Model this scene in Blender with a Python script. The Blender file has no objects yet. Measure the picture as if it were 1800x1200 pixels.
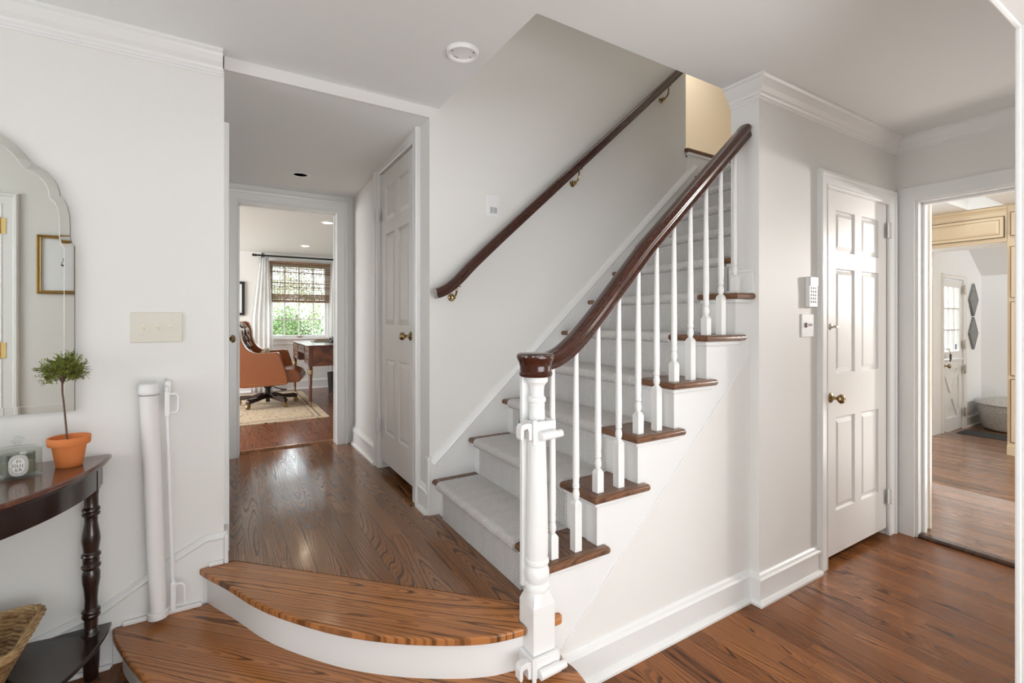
import bpy, bmesh, math, random
from mathutils import Vector, Matrix, noise
random.seed(7)
C = bpy.context.scene.collection
SC = bpy.context.scene
PI = math.pi
# ---------------------------------------------------------------- camera
ALPHA = math.atan(1365/832.7)
cd = bpy.data.cameras.new('camera'); cam = bpy.data.objects.new('camera', cd); C.objects.link(cam)
cam.location = (0, 0, 1.33)
cam.rotation_euler = (PI/2, 0, -(PI/2-ALPHA))
cd.sensor_width = 36; cd.lens = 832.7/1800*36; cd.shift_y = -39/1800
cd.clip_start = 0.02; cd.clip_end = 100
SC.camera = cam
# ---------------------------------------------------------------- world, exposure
w = bpy.data.worlds.new('sky'); SC.world = w; w.use_nodes = True
bg = w.node_tree.nodes['Background']; bg.inputs[0].default_value = (0.90, 0.95, 1.0, 1); bg.inputs[1].default_value = 5.0
SC.view_settings.view_transform = 'Standard'; SC.view_settings.look = 'None'
SC.view_settings.exposure = 0.12; SC.view_settings.gamma = 1.0
SC.view_settings.use_curve_mapping = False
SC.cycles.max_bounces = 10; SC.cycles.diffuse_bounces = 5; SC.cycles.glossy_bounces = 5; SC.cycles.transmission_bounces = 8
SC.cycles.caustics_reflective = False; SC.cycles.caustics_refractive = False
SC.cycles.sample_clamp_indirect = 6

def area(name, loc, target, sx, sy, power, col=(1, 1, 1), spread=180):
    d = bpy.data.lights.new(name, 'AREA'); d.shape = 'RECTANGLE'; d.size = sx; d.size_y = sy
    d.energy = power; d.color = col; d.spread = math.radians(spread)
    o = bpy.data.objects.new(name, d); C.objects.link(o); o.location = loc
    o.rotation_euler = (Vector(target)-Vector(loc)).to_track_quat('-Z', 'Y').to_euler()
    return o
DAY = (.975, .988, 1.0)
area('daylight_living_room_left', (-1.3, -3.4, 1.7), (-.2, 2.4, 1.35), 1.8, 1.8, 8, DAY)
area('daylight_living_room_right', (1.3, -3.4, 1.7), (1.3, 2.0, 1.35), 1.8, 1.8, 15, DAY)
area('fill_living_room_west', (-3.0, -1.9, 1.5), (2.6, 1.25, 1.3), 1.6, 1.6, 40, DAY)  # unseen fill added to brighten the right wall and closet door
area('daylight_foyer_west', (-2.5, 1.45, 1.45), (1.2, 1.7, 1.7), 1.3, 1.9, 7, DAY)
area('fill_living_room_uplight', (1.35, -1.6, .12), (1.3, 1.3, 2.45), 2.6, 1.6, 52, (.97, .99, 1), 120)  # added uplight standing in for floor bounce, lifts the foyer ceiling
area('fill_office_side', (-2.3, 6.2, 1.5), (1.2, 6.3, 1.2), 1.8, 1.5, 72, DAY)  # side fill added for the office, out of view
area('fill_stairwell', (2.2, 1.95, 4.7), (2.2, 1.95, 0), 1.2, .7, 5, (1, .98, .95))  # overhead fill added inside the closed stairwell, no window up there
area('fill_upper_hall', (3.8, 2.85, 4.5), (3.6, 3.2, 2.6), .6, .6, 14, (1, .93, .84))  # extra area light added over the upper hall, no fixture modelled
_pd = bpy.data.lights.new('kitchen_track_spot', 'SPOT'); _pd.energy = 270; _pd.color = (1, .95, .91); _pd.shadow_soft_size = .06; _pd.spot_size = math.radians(58); _pd.spot_blend = .6
_po = bpy.data.objects.new('kitchen_track_spot', _pd); C.objects.link(_po); _po.location = (6.0, .15, 1.86)
_po.rotation_euler = (Vector((2.6, 1.2, 1.35))-Vector((6.0, .15, 1.86))).to_track_quat('-Z', 'Y').to_euler()
area('fill_kitchen_uplight', (4.9, .7, .10), (2.6, .8, 2.45), 1.6, 1.2, 15, (1, .95, .90), 130)  # added fill aimed at the right-hand ceiling, imitates bounce off the floor
area('daylight_kitchen', (4.9, -2.4, 1.6), (5.0, 1.8, 1.2), 1.8, 1.3, 55, (1, .975, .94))
area('daylight_kitchen_skylight', (5.95, 1.55, 3.05), (5.95, 1.55, 0), .8, .2, 2.2, DAY)
area('daylight_mudroom', (8.2, -1.2, 1.6), (8.0, 2.0, 1.1), .9, 1.4, 30, (.97, .99, 1.0))

# ---------------------------------------------------------------- materials
def nm(name):
    m = bpy.data.materials.new(name); m.use_nodes = True
    nt = m.node_tree; b = nt.nodes['Principled BSDF']
    return m, nt, b
def N(nt, t, **k):
    n = nt.nodes.new(t)
    for a, v in k.items():
        if a.startswith('i_'):
            key = a[2:]; key = int(key) if key.isdigit() else key
            n.inputs[key].default_value = v
        else: setattr(n, a, v)
    return n
def simple(name, col, rough=.5, metal=0, bump=0, bscale=60, var=0.0, coat=0, **kw):
    m, nt, b = nm(name)
    b.inputs['Roughness'].default_value = rough; b.inputs['Metallic'].default_value = metal
    if coat: b.inputs['Coat Weight'].default_value = coat; b.inputs['Coat Roughness'].default_value = .1
    tc = N(nt, 'ShaderNodeTexCoord'); nz = N(nt, 'ShaderNodeTexNoise'); nz.inputs['Scale'].default_value = bscale
    nz.inputs['Detail'].default_value = 3
    nt.links.new(tc.outputs['Object'], nz.inputs['Vector'])
    mx = N(nt, 'ShaderNodeMix', data_type='RGBA')
    mx.inputs[6].default_value = tuple(c*(1-var) for c in col)+(1,); mx.inputs[7].default_value = tuple(min(1, c*(1+var)) for c in col)+(1,)
    nt.links.new(nz.outputs['Fac'], mx.inputs[0]); nt.links.new(mx.outputs[2], b.inputs['Base Color'])
    if bump:
        bp = N(nt, 'ShaderNodeBump'); bp.inputs['Strength'].default_value = bump; bp.inputs['Distance'].default_value = .002
        nt.links.new(nz.outputs['Fac'], bp.inputs['Height']); nt.links.new(bp.outputs[0], b.inputs['Normal'])
    for k, v in kw.items(): b.inputs[k].default_value = v
    return m
def oak(name, light, mid, dark, rot=0, pw=.083, rough=.2, plen=1.3, freq=13, stretch=.42, us=6.0, seam=.5, pore=1.0, vary=.32, bumpk=.25, spec=.4):
    """boards with cathedral grain; u runs across a board, v along it"""
    m, nt, b = nm(name); L = nt.links
    tc = N(nt, 'ShaderNodeTexCoord'); mp = N(nt, 'ShaderNodeMapping'); mp.inputs['Rotation'].default_value = (0, 0, rot)
    L.new(tc.outputs['Object'], mp.inputs[0]); sp = N(nt, 'ShaderNodeSeparateXYZ'); L.new(mp.outputs[0], sp.inputs[0])
    def M(op, a, b_=None, c=None):
        n = N(nt, 'ShaderNodeMath', operation=op)
        for i, x in enumerate((a, b_, c)):
            if x is None: continue
            if isinstance(x, (int, float)): n.inputs[i].default_value = x
            else: L.new(x, n.inputs[i])
        return n.outputs[0]
    u, v = sp.outputs[0], sp.outputs[1]
    uw = M('DIVIDE', u, pw); ui = M('FLOOR', uw); uf = M('FRACT', uw)
    wn = N(nt, 'ShaderNodeTexWhiteNoise', noise_dimensions='1D'); L.new(ui, wn.inputs['W'])
    vj = M('ADD', M('DIVIDE', v, plen), M('MULTIPLY', wn.outputs['Value'], 17.3)); vi = M('FLOOR', vj); vf = M('FRACT', vj)
    cb = N(nt, 'ShaderNodeCombineXYZ'); L.new(ui, cb.inputs[0]); L.new(vi, cb.inputs[1])
    wn2 = N(nt, 'ShaderNodeTexWhiteNoise', noise_dimensions='2D'); L.new(cb.outputs[0], wn2.inputs['Vector'])
    r2 = wn2.outputs['Value']
    cv = N(nt, 'ShaderNodeCombineXYZ')
    L.new(M('ADD', M('MULTIPLY', u, us), M('MULTIPLY', r2, 37.)), cv.inputs[0])
    L.new(M('ADD', M('MULTIPLY', v, stretch), M('MULTIPLY', wn.outputs['Value'], 51.)), cv.inputs[1]); L.new(M('MULTIPLY', r2, 9.), cv.inputs[2])
    n1 = N(nt, 'ShaderNodeTexNoise'); n1.inputs['Scale'].default_value = 1.0; n1.inputs['Detail'].default_value = 1.2; n1.inputs['Roughness'].default_value = .35
    L.new(cv.outputs[0], n1.inputs['Vector'])
    n3 = N(nt, 'ShaderNodeTexNoise'); n3.inputs['Scale'].default_value = 1.0; n3.inputs['Detail'].default_value = 3
    c3 = N(nt, 'ShaderNodeCombineXYZ'); L.new(M('MULTIPLY', u, 60.), c3.inputs[0]); L.new(M('MULTIPLY', v, 9.), c3.inputs[1]); L.new(c3.outputs[0], n3.inputs['Vector'])
    g = M('ADD', M('MULTIPLY', n1.outputs['Fac'], freq), M('MULTIPLY', n3.outputs['Fac'], .38))
    fr = M('FRACT', g)
    rp = N(nt, 'ShaderNodeValToRGB'); e = rp.color_ramp.elements
    e[0].position = 0.0; e[0].color = (1, 1, 1, 1); e[1].position = .09; e[1].color = (.85, .85, .85, 1)
    x = e.new(.20); x.color = (.08, .08, .08, 1); x = e.new(.92); x.color = (0, 0, 0, 1); x = e.new(1.0); x.color = (.85, .85, .85, 1)
    L.new(fr, rp.inputs[0])
    fr2 = M('FRACT', M('MULTIPLY', g, 2.7)); f2 = M('MULTIPLY', M('LESS_THAN', fr2, .34), .45)
    # fine pores
    c2 = N(nt, 'ShaderNodeCombineXYZ'); L.new(M('MULTIPLY', u, 420.), c2.inputs[0]); L.new(M('MULTIPLY', v, 14.), c2.inputs[1]); L.new(r2, c2.inputs[2])
    n2 = N(nt, 'ShaderNodeTexNoise'); n2.inputs['Scale'].default_value = 1.0; n2.inputs['Detail'].default_value = 2; L.new(c2.outputs[0], n2.inputs['Vector'])
    pr = M('MULTIPLY', M('SUBTRACT', n2.outputs['Fac'], .42), 2.2*pore)
    prc = N(nt, 'ShaderNodeClamp'); L.new(pr, prc.inputs[0])
    lines = M('MULTIPLY', M('MAXIMUM', rp.outputs[0], f2), M('ADD', .72, M('MULTIPLY', prc.outputs[0], .7)))
    lines = N(nt, 'ShaderNodeClamp', i_0=0).outputs[0] if False else lines
    mb = N(nt, 'ShaderNodeMix', data_type='RGBA'); mb.inputs[6].default_value = light+(1,); mb.inputs[7].default_value = mid+(1,)
    L.new(r2, mb.inputs[0])
    md = N(nt, 'ShaderNodeMix', data_type='RGBA'); md.clamp_factor = True; L.new(lines, md.inputs[0]); L.new(mb.outputs[2], md.inputs[6]); md.inputs[7].default_value = dark+(1,)
    # board-to-board value
    hs = N(nt, 'ShaderNodeHueSaturation'); L.new(md.outputs[2], hs.inputs['Color'])
    L.new(M('ADD', 1-vary*.5, M('MULTIPLY', wn2.outputs['Value'], vary)), hs.inputs['Value'])
    # seams
    s1 = M('LESS_THAN', M('MINIMUM', uf, M('SUBTRACT', 1.0, uf)), .0011/pw)
    s2 = M('LESS_THAN', M('MINIMUM', vf, M('SUBTRACT', 1.0, vf)), .0008/plen)
    sm = M('MULTIPLY', M('MAXIMUM', s1, s2), seam)
    ms = N(nt, 'ShaderNodeMix', data_type='RGBA'); L.new(sm, ms.inputs[0]); L.new(hs.outputs[0], ms.inputs[6]); ms.inputs[7].default_value = (.02, .01, .006, 1)
    L.new(ms.outputs[2], b.inputs['Base Color'])
    b.inputs['Roughness'].default_value = rough
    L.new(M('ADD', rough, M('MULTIPLY', lines, .12)), b.inputs['Roughness'])
    nw = N(nt, 'ShaderNodeTexNoise'); nw.inputs['Scale'].default_value = 9; nw.inputs['Detail'].default_value = 2; L.new(tc.outputs['Object'], nw.inputs['Vector'])
    hgt = M('SUBTRACT', M('MULTIPLY', nw.outputs['Fac'], 1.2), M('ADD', M('MULTIPLY', lines, .35), M('MULTIPLY', sm, .8)))
    bp = N(nt, 'ShaderNodeBump'); bp.inputs['Strength'].default_value = bumpk; bp.inputs['Distance'].default_value = .0012
    L.new(hgt, bp.inputs['Height']); L.new(bp.outputs[0], b.inputs['Normal'])
    b.inputs['Specular IOR Level'].default_value = spec
    return m
def darkwood(name, c1, c2, rough=.22, axis=(40, 40, 3), coat=.4):
    m, nt, b = nm(name); L = nt.links
    tc = N(nt, 'ShaderNodeTexCoord'); mp = N(nt, 'ShaderNodeMapping'); mp.inputs['Scale'].default_value = axis
    L.new(tc.outputs['Object'], mp.inputs[0]); nz = N(nt, 'ShaderNodeTexNoise'); nz.inputs['Scale'].default_value = 1; nz.inputs['Detail'].default_value = 4
    nz.inputs['Distortion'].default_value = .6
    L.new(mp.outputs[0], nz.inputs[0]); rp = N(nt, 'ShaderNodeValToRGB'); rp.color_ramp.elements[0].position = .32; rp.color_ramp.elements[1].position = .7
    rp.color_ramp.elements[0].color = c1+(1,); rp.color_ramp.elements[1].color = c2+(1,)
    L.new(nz.outputs['Fac'], rp.inputs[0]); L.new(rp.outputs[0], b.inputs['Base Color'])
    b.inputs['Roughness'].default_value = rough; b.inputs['Coat Weight'].default_value = coat; b.inputs['Coat Roughness'].default_value = .12
    return m
def herringbone(name):
    m, nt, b = nm(name); L = nt.links
    tc = N(nt, 'ShaderNodeTexCoord'); sp = N(nt, 'ShaderNodeSeparateXYZ'); L.new(tc.outputs['Object'], sp.inputs[0])
    def M(op, a, b_=None):
        n = N(nt, 'ShaderNodeMath', operation=op)
        for i, x in enumerate((a, b_)):
            if x is None: continue
            if isinstance(x, (int, float)): n.inputs[i].default_value = x
            else: L.new(x, n.inputs[i])
        return n.outputs[0]
    nz = N(nt, 'ShaderNodeTexNoise'); nz.inputs['Scale'].default_value = 90; nz.inputs['Detail'].default_value = 2; L.new(tc.outputs['Object'], nz.inputs['Vector'])
    y = sp.outputs[1]; s = M('ADD', sp.outputs[0], sp.outputs[2])
    tri = M('MULTIPLY', M('ABSOLUTE', M('SUBTRACT', M('FRACT', M('DIVIDE', y, .10)), .5)), .10)
    k = M('ADD', s, M('MULTIPLY', tri, 1.15))
    k = M('ADD', k, M('MULTIPLY', nz.outputs['Fac'], .004))
    st = M('ABSOLUTE', M('SUBTRACT', M('FRACT', M('DIVIDE', k, .0100)), .5))
    rp = N(nt, 'ShaderNodeValToRGB'); rp.color_ramp.elements[0].position = .16; rp.color_ramp.elements[1].position = .34
    rp.color_ramp.elements[0].color = (.27, .27, .283, 1); rp.color_ramp.elements[1].color = (.84, .80, .77, 1)
    L.new(st, rp.inputs[0])
    seam = M('LESS_THAN', M('ABSOLUTE', M('SUBTRACT', M('FRACT', M('DIVIDE', y, .10)), .5)), .018)
    dash = M('LESS_THAN', M('FRACT', M('DIVIDE', s, .011)), .5)
    ms = N(nt, 'ShaderNodeMix', data_type='RGBA'); L.new(M('MULTIPLY', M('MULTIPLY', seam, dash), .7), ms.inputs[0]); L.new(rp.outputs[0], ms.inputs[6]); ms.inputs[7].default_value = (.7, .67, .63, 1)
    L.new(ms.outputs[2], b.inputs['Base Color']); b.inputs['Roughness'].default_value = .95; b.inputs['Specular IOR Level'].default_value = .1
    bp = N(nt, 'ShaderNodeBump'); bp.inputs['Strength'].default_value = .5; bp.inputs['Distance'].default_value = .002
    L.new(st, bp.inputs['Height']); L.new(bp.outputs[0], b.inputs['Normal'])
    return m
def glassy(name, col=(1, 1, 1), rough=0, alpha=None):
    m, nt, b = nm(name)
    if alpha is None:
        b.inputs['Base Color'].default_value = col+(1,); b.inputs['Transmission Weight'].default_value = 1; b.inputs['Roughness'].default_value = rough; b.inputs['IOR'].default_value = 1.45
    else:
        L = nt.links; tr = N(nt, 'ShaderNodeBsdfTransparent'); tr.inputs[0].default_value = col+(1,); gl = N(nt, 'ShaderNodeBsdfGlossy'); gl.inputs['Roughness'].default_value = .02
        mx = N(nt, 'ShaderNodeMixShader'); mx.inputs[0].default_value = alpha; L.new(tr.outputs[0], mx.inputs[1]); L.new(gl.outputs[0], mx.inputs[2])
        L.new(mx.outputs[0], nt.nodes['Material Output'].inputs[0])
    return m
def emit(name, col, s):
    m, nt, b = nm(name); b.inputs['Emission Color'].default_value = col+(1,); b.inputs['Emission Strength'].default_value = s; b.inputs['Base Color'].default_value = col+(1,)
    return m
M_wall = simple('wall_paint', (.79, .778, .752), .55, bump=.05, bscale=140, var=.008)
M_ceil = simple('ceiling_paint', (.82, .83, .82), .7, bump=.03, bscale=120, var=.006)
M_trim = simple('trim_paint', (.82, .82, .81), .3, bump=.02, bscale=90, var=.006)
M_door = simple('door_paint', (.79, .775, .755), .42, bump=.10, bscale=45, var=.01)
M_post = simple('post_paint', (.84, .84, .83), .32, bump=.03, bscale=80, var=.006)
M_cream = simple('upper_hall_paint', (.82, .74, .62), .6, bump=.04, bscale=120, var=.01)
M_kcab = simple('cream_cabinet_paint', (.84, .71, .51), .4, bump=.03, bscale=60, var=.03)
M_kline = simple('cabinet_glaze_line', (.16, .09, .05), .5)
M_kwall = simple('kitchen_wall_paint', (.80, .68, .50), .6, bump=.04, bscale=120, var=.01)
M_mud = simple('mudroom_paint', (.82, .825, .83), .6, bump=.04, bscale=120, var=.006)
M_floor = oak('oak_strip_floor', (.25, .090, .028), (.32, .125, .042), (.028, .010, .005), pw=.083, rough=.26, freq=34, us=7, stretch=.42, vary=.30, spec=.2)
M_hall = oak('oak_hall_floor', (.25, .100, .036), (.31, .135, .052), (.028, .011, .006), pw=.083, rough=.12, freq=32, us=7, stretch=.45, vary=.34, seam=.7, spec=.7)
M_step = oak('oak_step_tread', (.43, .165, .052), (.50, .205, .070), (.038, .014, .006), rot=math.radians(-46), pw=.30, rough=.15, freq=31, us=5.5, stretch=.275, plen=4, seam=.25, vary=.12)
M_tread = oak('oak_stair_tread', (.16, .075, .040), (.20, .095, .05), (.045, .02, .012), pw=.6, rough=.22, freq=40, us=5, plen=9, seam=0, vary=.2)
M_treadx = oak('oak_return_nosing', (.16, .075, .040), (.20, .095, .05), (.045, .02, .012), rot=PI/2, pw=.6, rough=.22, freq=40, us=5, plen=9, seam=0, vary=.2)
M_office = oak('wide_oak_office_floor', (.30, .105, .045), (.20, .075, .040), (.06, .022, .012), pw=.14, rough=.2, freq=22, plen=1.2, seam=.9, vary=.6)
M_kfloor = oak('oak_kitchen_floor', (.235, .115, .06), (.28, .145, .08), (.07, .033, .02), pw=.06, rough=.15, freq=20, vary=.4)
M_mahog = darkwood('mahogany_rail', (.036, .010, .0055), (.070, .019, .010), .16, (10, 120, 120))
M_ebony = darkwood('dark_espresso_wood', (.012, .006, .005), (.035, .016, .012), .22, (8, 30, 30))
M_tabletop = darkwood('polished_table_top', (.095, .034, .022), (.17, .065, .040), .16, (30, 4, 4))
M_thresh = darkwood('dark_oak_threshold', (.03, .012, .006), (.11, .045, .02), .3, (6, 60, 20))
M_thresh2 = darkwood('oak_threshold', (.16, .06, .02), (.40, .18, .07), .3, (60, 6, 20))
M_deskwood = darkwood('desk_mahogany', (.06, .018, .008), (.21, .065, .025), .25, (12, 12, 3))
M_crotch = darkwood('flame_mahogany_veneer', (.055, .014, .007), (.27, .075, .022), .22, (5, 5, 7))
M_carpet = herringbone('grey_herringbone_wool')
M_brass = simple('aged_brass', (.36, .255, .13), .27, 1, var=.15, bscale=20)
M_brassp = simple('polished_brass', (.80, .60, .28), .18, 1)
M_nickel = simple('nickel', (.62, .57, .48), .25, 1)
M_white_pl = simple('white_plastic', (.84, .84, .84), .35)
M_ivory = simple('ivory_plastic', (.70, .67, .58), .38)
M_ivory2 = simple('ivory_toggle', (.80, .72, .58), .35)
M_black = simple('black_metal', (.015, .014, .013), .4, .3)
M_dark = simple('dark_recess', (.01, .01, .01), .8)
M_gate = simple('white_mesh_fabric', (.83, .81, .80), .7, bump=.12, bscale=500, var=.02)
M_terra = simple('terracotta', (.74, .23, .065), .75, bump=.12, bscale=90, var=.08)
M_soil = simple('soil', (.05, .03, .02), .95, bump=.8, bscale=120, var=.3)
M_stem = simple('woody_stem', (.15, .085, .06), .8, bump=.3, bscale=150, var=.2)
M_leaf = simple('leaf_green', (.24, .30, .045), .55, bscale=60, var=.55)
M_tree = simple('garden_foliage', (.17, .27, .09), .6, bscale=3, var=.6)
M_tree2 = simple('garden_foliage_light', (.42, .44, .24), .6, bscale=3, var=.5)
M_grass = simple('lawn', (.18, .30, .07), .9, bscale=8, var=.3)
M_glass = glassy('clear_glass', (.97, .985, .97))
M_thin, _nt, _b = nm('thin_glass')
_tr = N(_nt, 'ShaderNodeBsdfTransparent'); _tr.inputs[0].default_value = (.93, .95, .93, 1); _gl = N(_nt, 'ShaderNodeBsdfGlossy'); _gl.inputs['Roughness'].default_value = .02
_lw = N(_nt, 'ShaderNodeLayerWeight'); _lw.inputs[0].default_value = .5; _pw = N(_nt, 'ShaderNodeMath', operation='POWER'); _pw.inputs[1].default_value = 3.0; _nt.links.new(_lw.outputs['Facing'], _pw.inputs[0]); _fr = N(_nt, 'ShaderNodeMath', operation='MULTIPLY_ADD'); _fr.inputs[1].default_value = .55; _fr.inputs[2].default_value = .035; _nt.links.new(_pw.outputs[0], _fr.inputs[0]); _mx = N(_nt, 'ShaderNodeMixShader')
_nt.links.new(_fr.outputs[0], _mx.inputs[0]); _nt.links.new(_tr.outputs[0], _mx.inputs[1]); _nt.links.new(_gl.outputs[0], _mx.inputs[2]); _nt.links.new(_mx.outputs[0], _nt.nodes['Material Output'].inputs[0])
M_pane = glassy('window_glass', (.97, .985, .98), alpha=.06)
M_label = simple('paper_label', (.78, .77, .73), .6)
M_ink = simple('black_ink', (.02, .02, .02), .6)
M_wax = simple('candle_wax', (.72, .66, .52), .5, **{'Subsurface Weight': .1})
M_slit = simple('grey_slit', (.18, .18, .18), .6)
M_leather = simple('tan_leather', (.30, .088, .022), .3, bump=.12, bscale=70, var=.22, coat=.25)
M_leatherd = simple('dark_tufted_leather', (.11, .04, .025), .24, bump=.12, bscale=60, var=.3, coat=.3)
M_sheer, _nt, _b = nm('sheer_linen')
_b.inputs['Base Color'].default_value = (.9, .9, .89, 1); _b.inputs['Roughness'].default_value = .9
_tl = N(_nt, 'ShaderNodeBsdfTranslucent'); _tl.inputs[0].default_value = (.93, .93, .93, 1); _tr = N(_nt, 'ShaderNodeBsdfTransparent')
_m1 = N(_nt, 'ShaderNodeMixShader', i_0=.45); _m2 = N(_nt, 'ShaderNodeMixShader', i_0=.16)
_wv = N(_nt, 'ShaderNodeTexNoise'); _wv.inputs['Scale'].default_value = 300; _bp = N(_nt, 'ShaderNodeBump'); _bp.inputs['Strength'].default_value = .2
_nt.links.new(_wv.outputs['Fac'], _bp.inputs['Height']); _nt.links.new(_bp.outputs[0], _b.inputs['Normal'])
_nt.links.new(_b.outputs[0], _m1.inputs[1]); _nt.links.new(_tl.outputs[0], _m1.inputs[2]); _nt.links.new(_m1.outputs[0], _m2.inputs[1]); _nt.links.new(_tr.outputs[0], _m2.inputs[2])
_nt.links.new(_m2.outputs[0], _nt.nodes['Material Output'].inputs[0])
M_bamboo = simple('bamboo_slats', (.24, .145, .085), .7, bump=.2, bscale=25, var=.6)
M_frost = simple('smoke_grey_plastic', (.45, .46, .47), .3)
M_screen = simple('keypad_display', (.075, .045, .035), .3)
M_red = simple('dark_red_lens', (.14, .01, .01), .3)
M_gold = simple('gilded_frame', (.42, .27, .09), .35, .7, bump=.3, bscale=60, var=.3)
M_paper = simple('white_mat_paper', (.82, .83, .85), .7)
M_sepia = simple('sepia_print', (.16, .12, .07), .8)
M_greyw = simple('weathered_grey_wood', (.23, .235, .235), .75, bump=.4, bscale=30, var=.4)
M_mat = simple('charcoal_mat', (.035, .037, .04), .95, bump=.8, bscale=90, var=.5)
M_pillow = simple('cream_pillow', (.62, .52, .36), .9, bump=.4, bscale=90, var=.2)
M_book = simple('book_cover', (.40, .38, .34), .6)
M_lamp_on = emit('lit_downlight', (1, .96, .88), 6)
# mirror
M_mirror, _nt, _b = nm('silvered_mirror'); _b.inputs['Metallic'].default_value = 1; _b.inputs['Roughness'].default_value = .004; _b.inputs['Base Color'].default_value = (.90, .89, .84, 1)
def wicker(name, c1, c2, sc=1.0):
    m, nt, b = nm(name); L = nt.links
    tc = N(nt, 'ShaderNodeTexCoord'); mp = N(nt, 'ShaderNodeMapping'); mp.inputs['Scale'].default_value = (90*sc, 90*sc, 160*sc); L.new(tc.outputs['Object'], mp.inputs[0])
    nz = N(nt, 'ShaderNodeTexNoise'); nz.inputs['Scale'].default_value = .5; nz.inputs['Detail'].default_value = 4; L.new(mp.outputs[0], nz.inputs[0])
    rp = N(nt, 'ShaderNodeValToRGB'); rp.color_ramp.elements[0].position = .3; rp.color_ramp.elements[1].position = .68
    rp.color_ramp.elements[0].color = c1+(1,); rp.color_ramp.elements[1].color = c2+(1,)
    L.new(nz.outputs['Fac'], rp.inputs[0]); L.new(rp.outputs[0], b.inputs['Base Color']); b.inputs['Roughness'].default_value = .65
    bp = N(nt, 'ShaderNodeBump'); bp.inputs['Strength'].default_value = .6; bp.inputs['Distance'].default_value = .002; L.new(nz.outputs['Fac'], bp.inputs['Height']); L.new(bp.outputs[0], b.inputs['Normal'])
    return m
M_wicker = wicker('seagrass_weave', (.14, .068, .025), (.46, .28, .12))
M_wickerl = wicker('pale_rim_weave', (.30, .18, .08), (.62, .42, .20))
M_wickerw = wicker('whitewashed_weave', (.30, .285, .27), (.66, .64, .61), 1.6)
def rugmat(name):
    m, nt, b = nm(name); L = nt.links
    tc = N(nt, 'ShaderNodeTexCoord'); mp = N(nt, 'ShaderNodeMapping'); mp.inputs['Scale'].default_value = (19, 30, 1); L.new(tc.outputs['Object'], mp.inputs[0])
    vo = N(nt, 'ShaderNodeTexVoronoi'); vo.inputs['Scale'].default_value = 1.0; L.new(mp.outputs[0], vo.inputs['Vector'])
    rp = N(nt, 'ShaderNodeValToRGB'); rp.color_ramp.elements[0].position = .2; rp.color_ramp.elements[0].color = (1, 1, 1, 1); rp.color_ramp.elements[1].position = .36; rp.color_ramp.elements[1].color = (0, 0, 0, 1)
    L.new(vo.outputs['Distance'], rp.inputs[0])
    cr = N(nt, 'ShaderNodeValToRGB'); cr.color_ramp.interpolation = 'CONSTANT'; e = cr.color_ramp.elements
    e[0].position = 0; e[0].color = (.40, .17, .09, 1); e[1].position = .35; e[1].color = (.20, .21, .24, 1)
    x = e.new(.6); x.color = (.50, .26, .07, 1); x = e.new(.8); x.color = (.10, .14, .08, 1)
    sp = N(nt, 'ShaderNodeSeparateColor'); L.new(vo.outputs['Color'], sp.inputs[0]); L.new(sp.outputs[0], cr.inputs[0])
    mx = N(nt, 'ShaderNodeMix', data_type='RGBA'); mx.inputs[6].default_value = (.64, .51, .36, 1); L.new(rp.outputs[0], mx.inputs[0]); L.new(cr.outputs[0], mx.inputs[7])
    L.new(mx.outputs[2], b.inputs['Base Color']); b.inputs['Roughness'].default_value = .95
    return m
M_rug = rugmat('floral_wool_rug'); M_rugb = simple('rug_border_wool', (.27, .20, .15), .95, var=.6, bscale=40)

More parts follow.
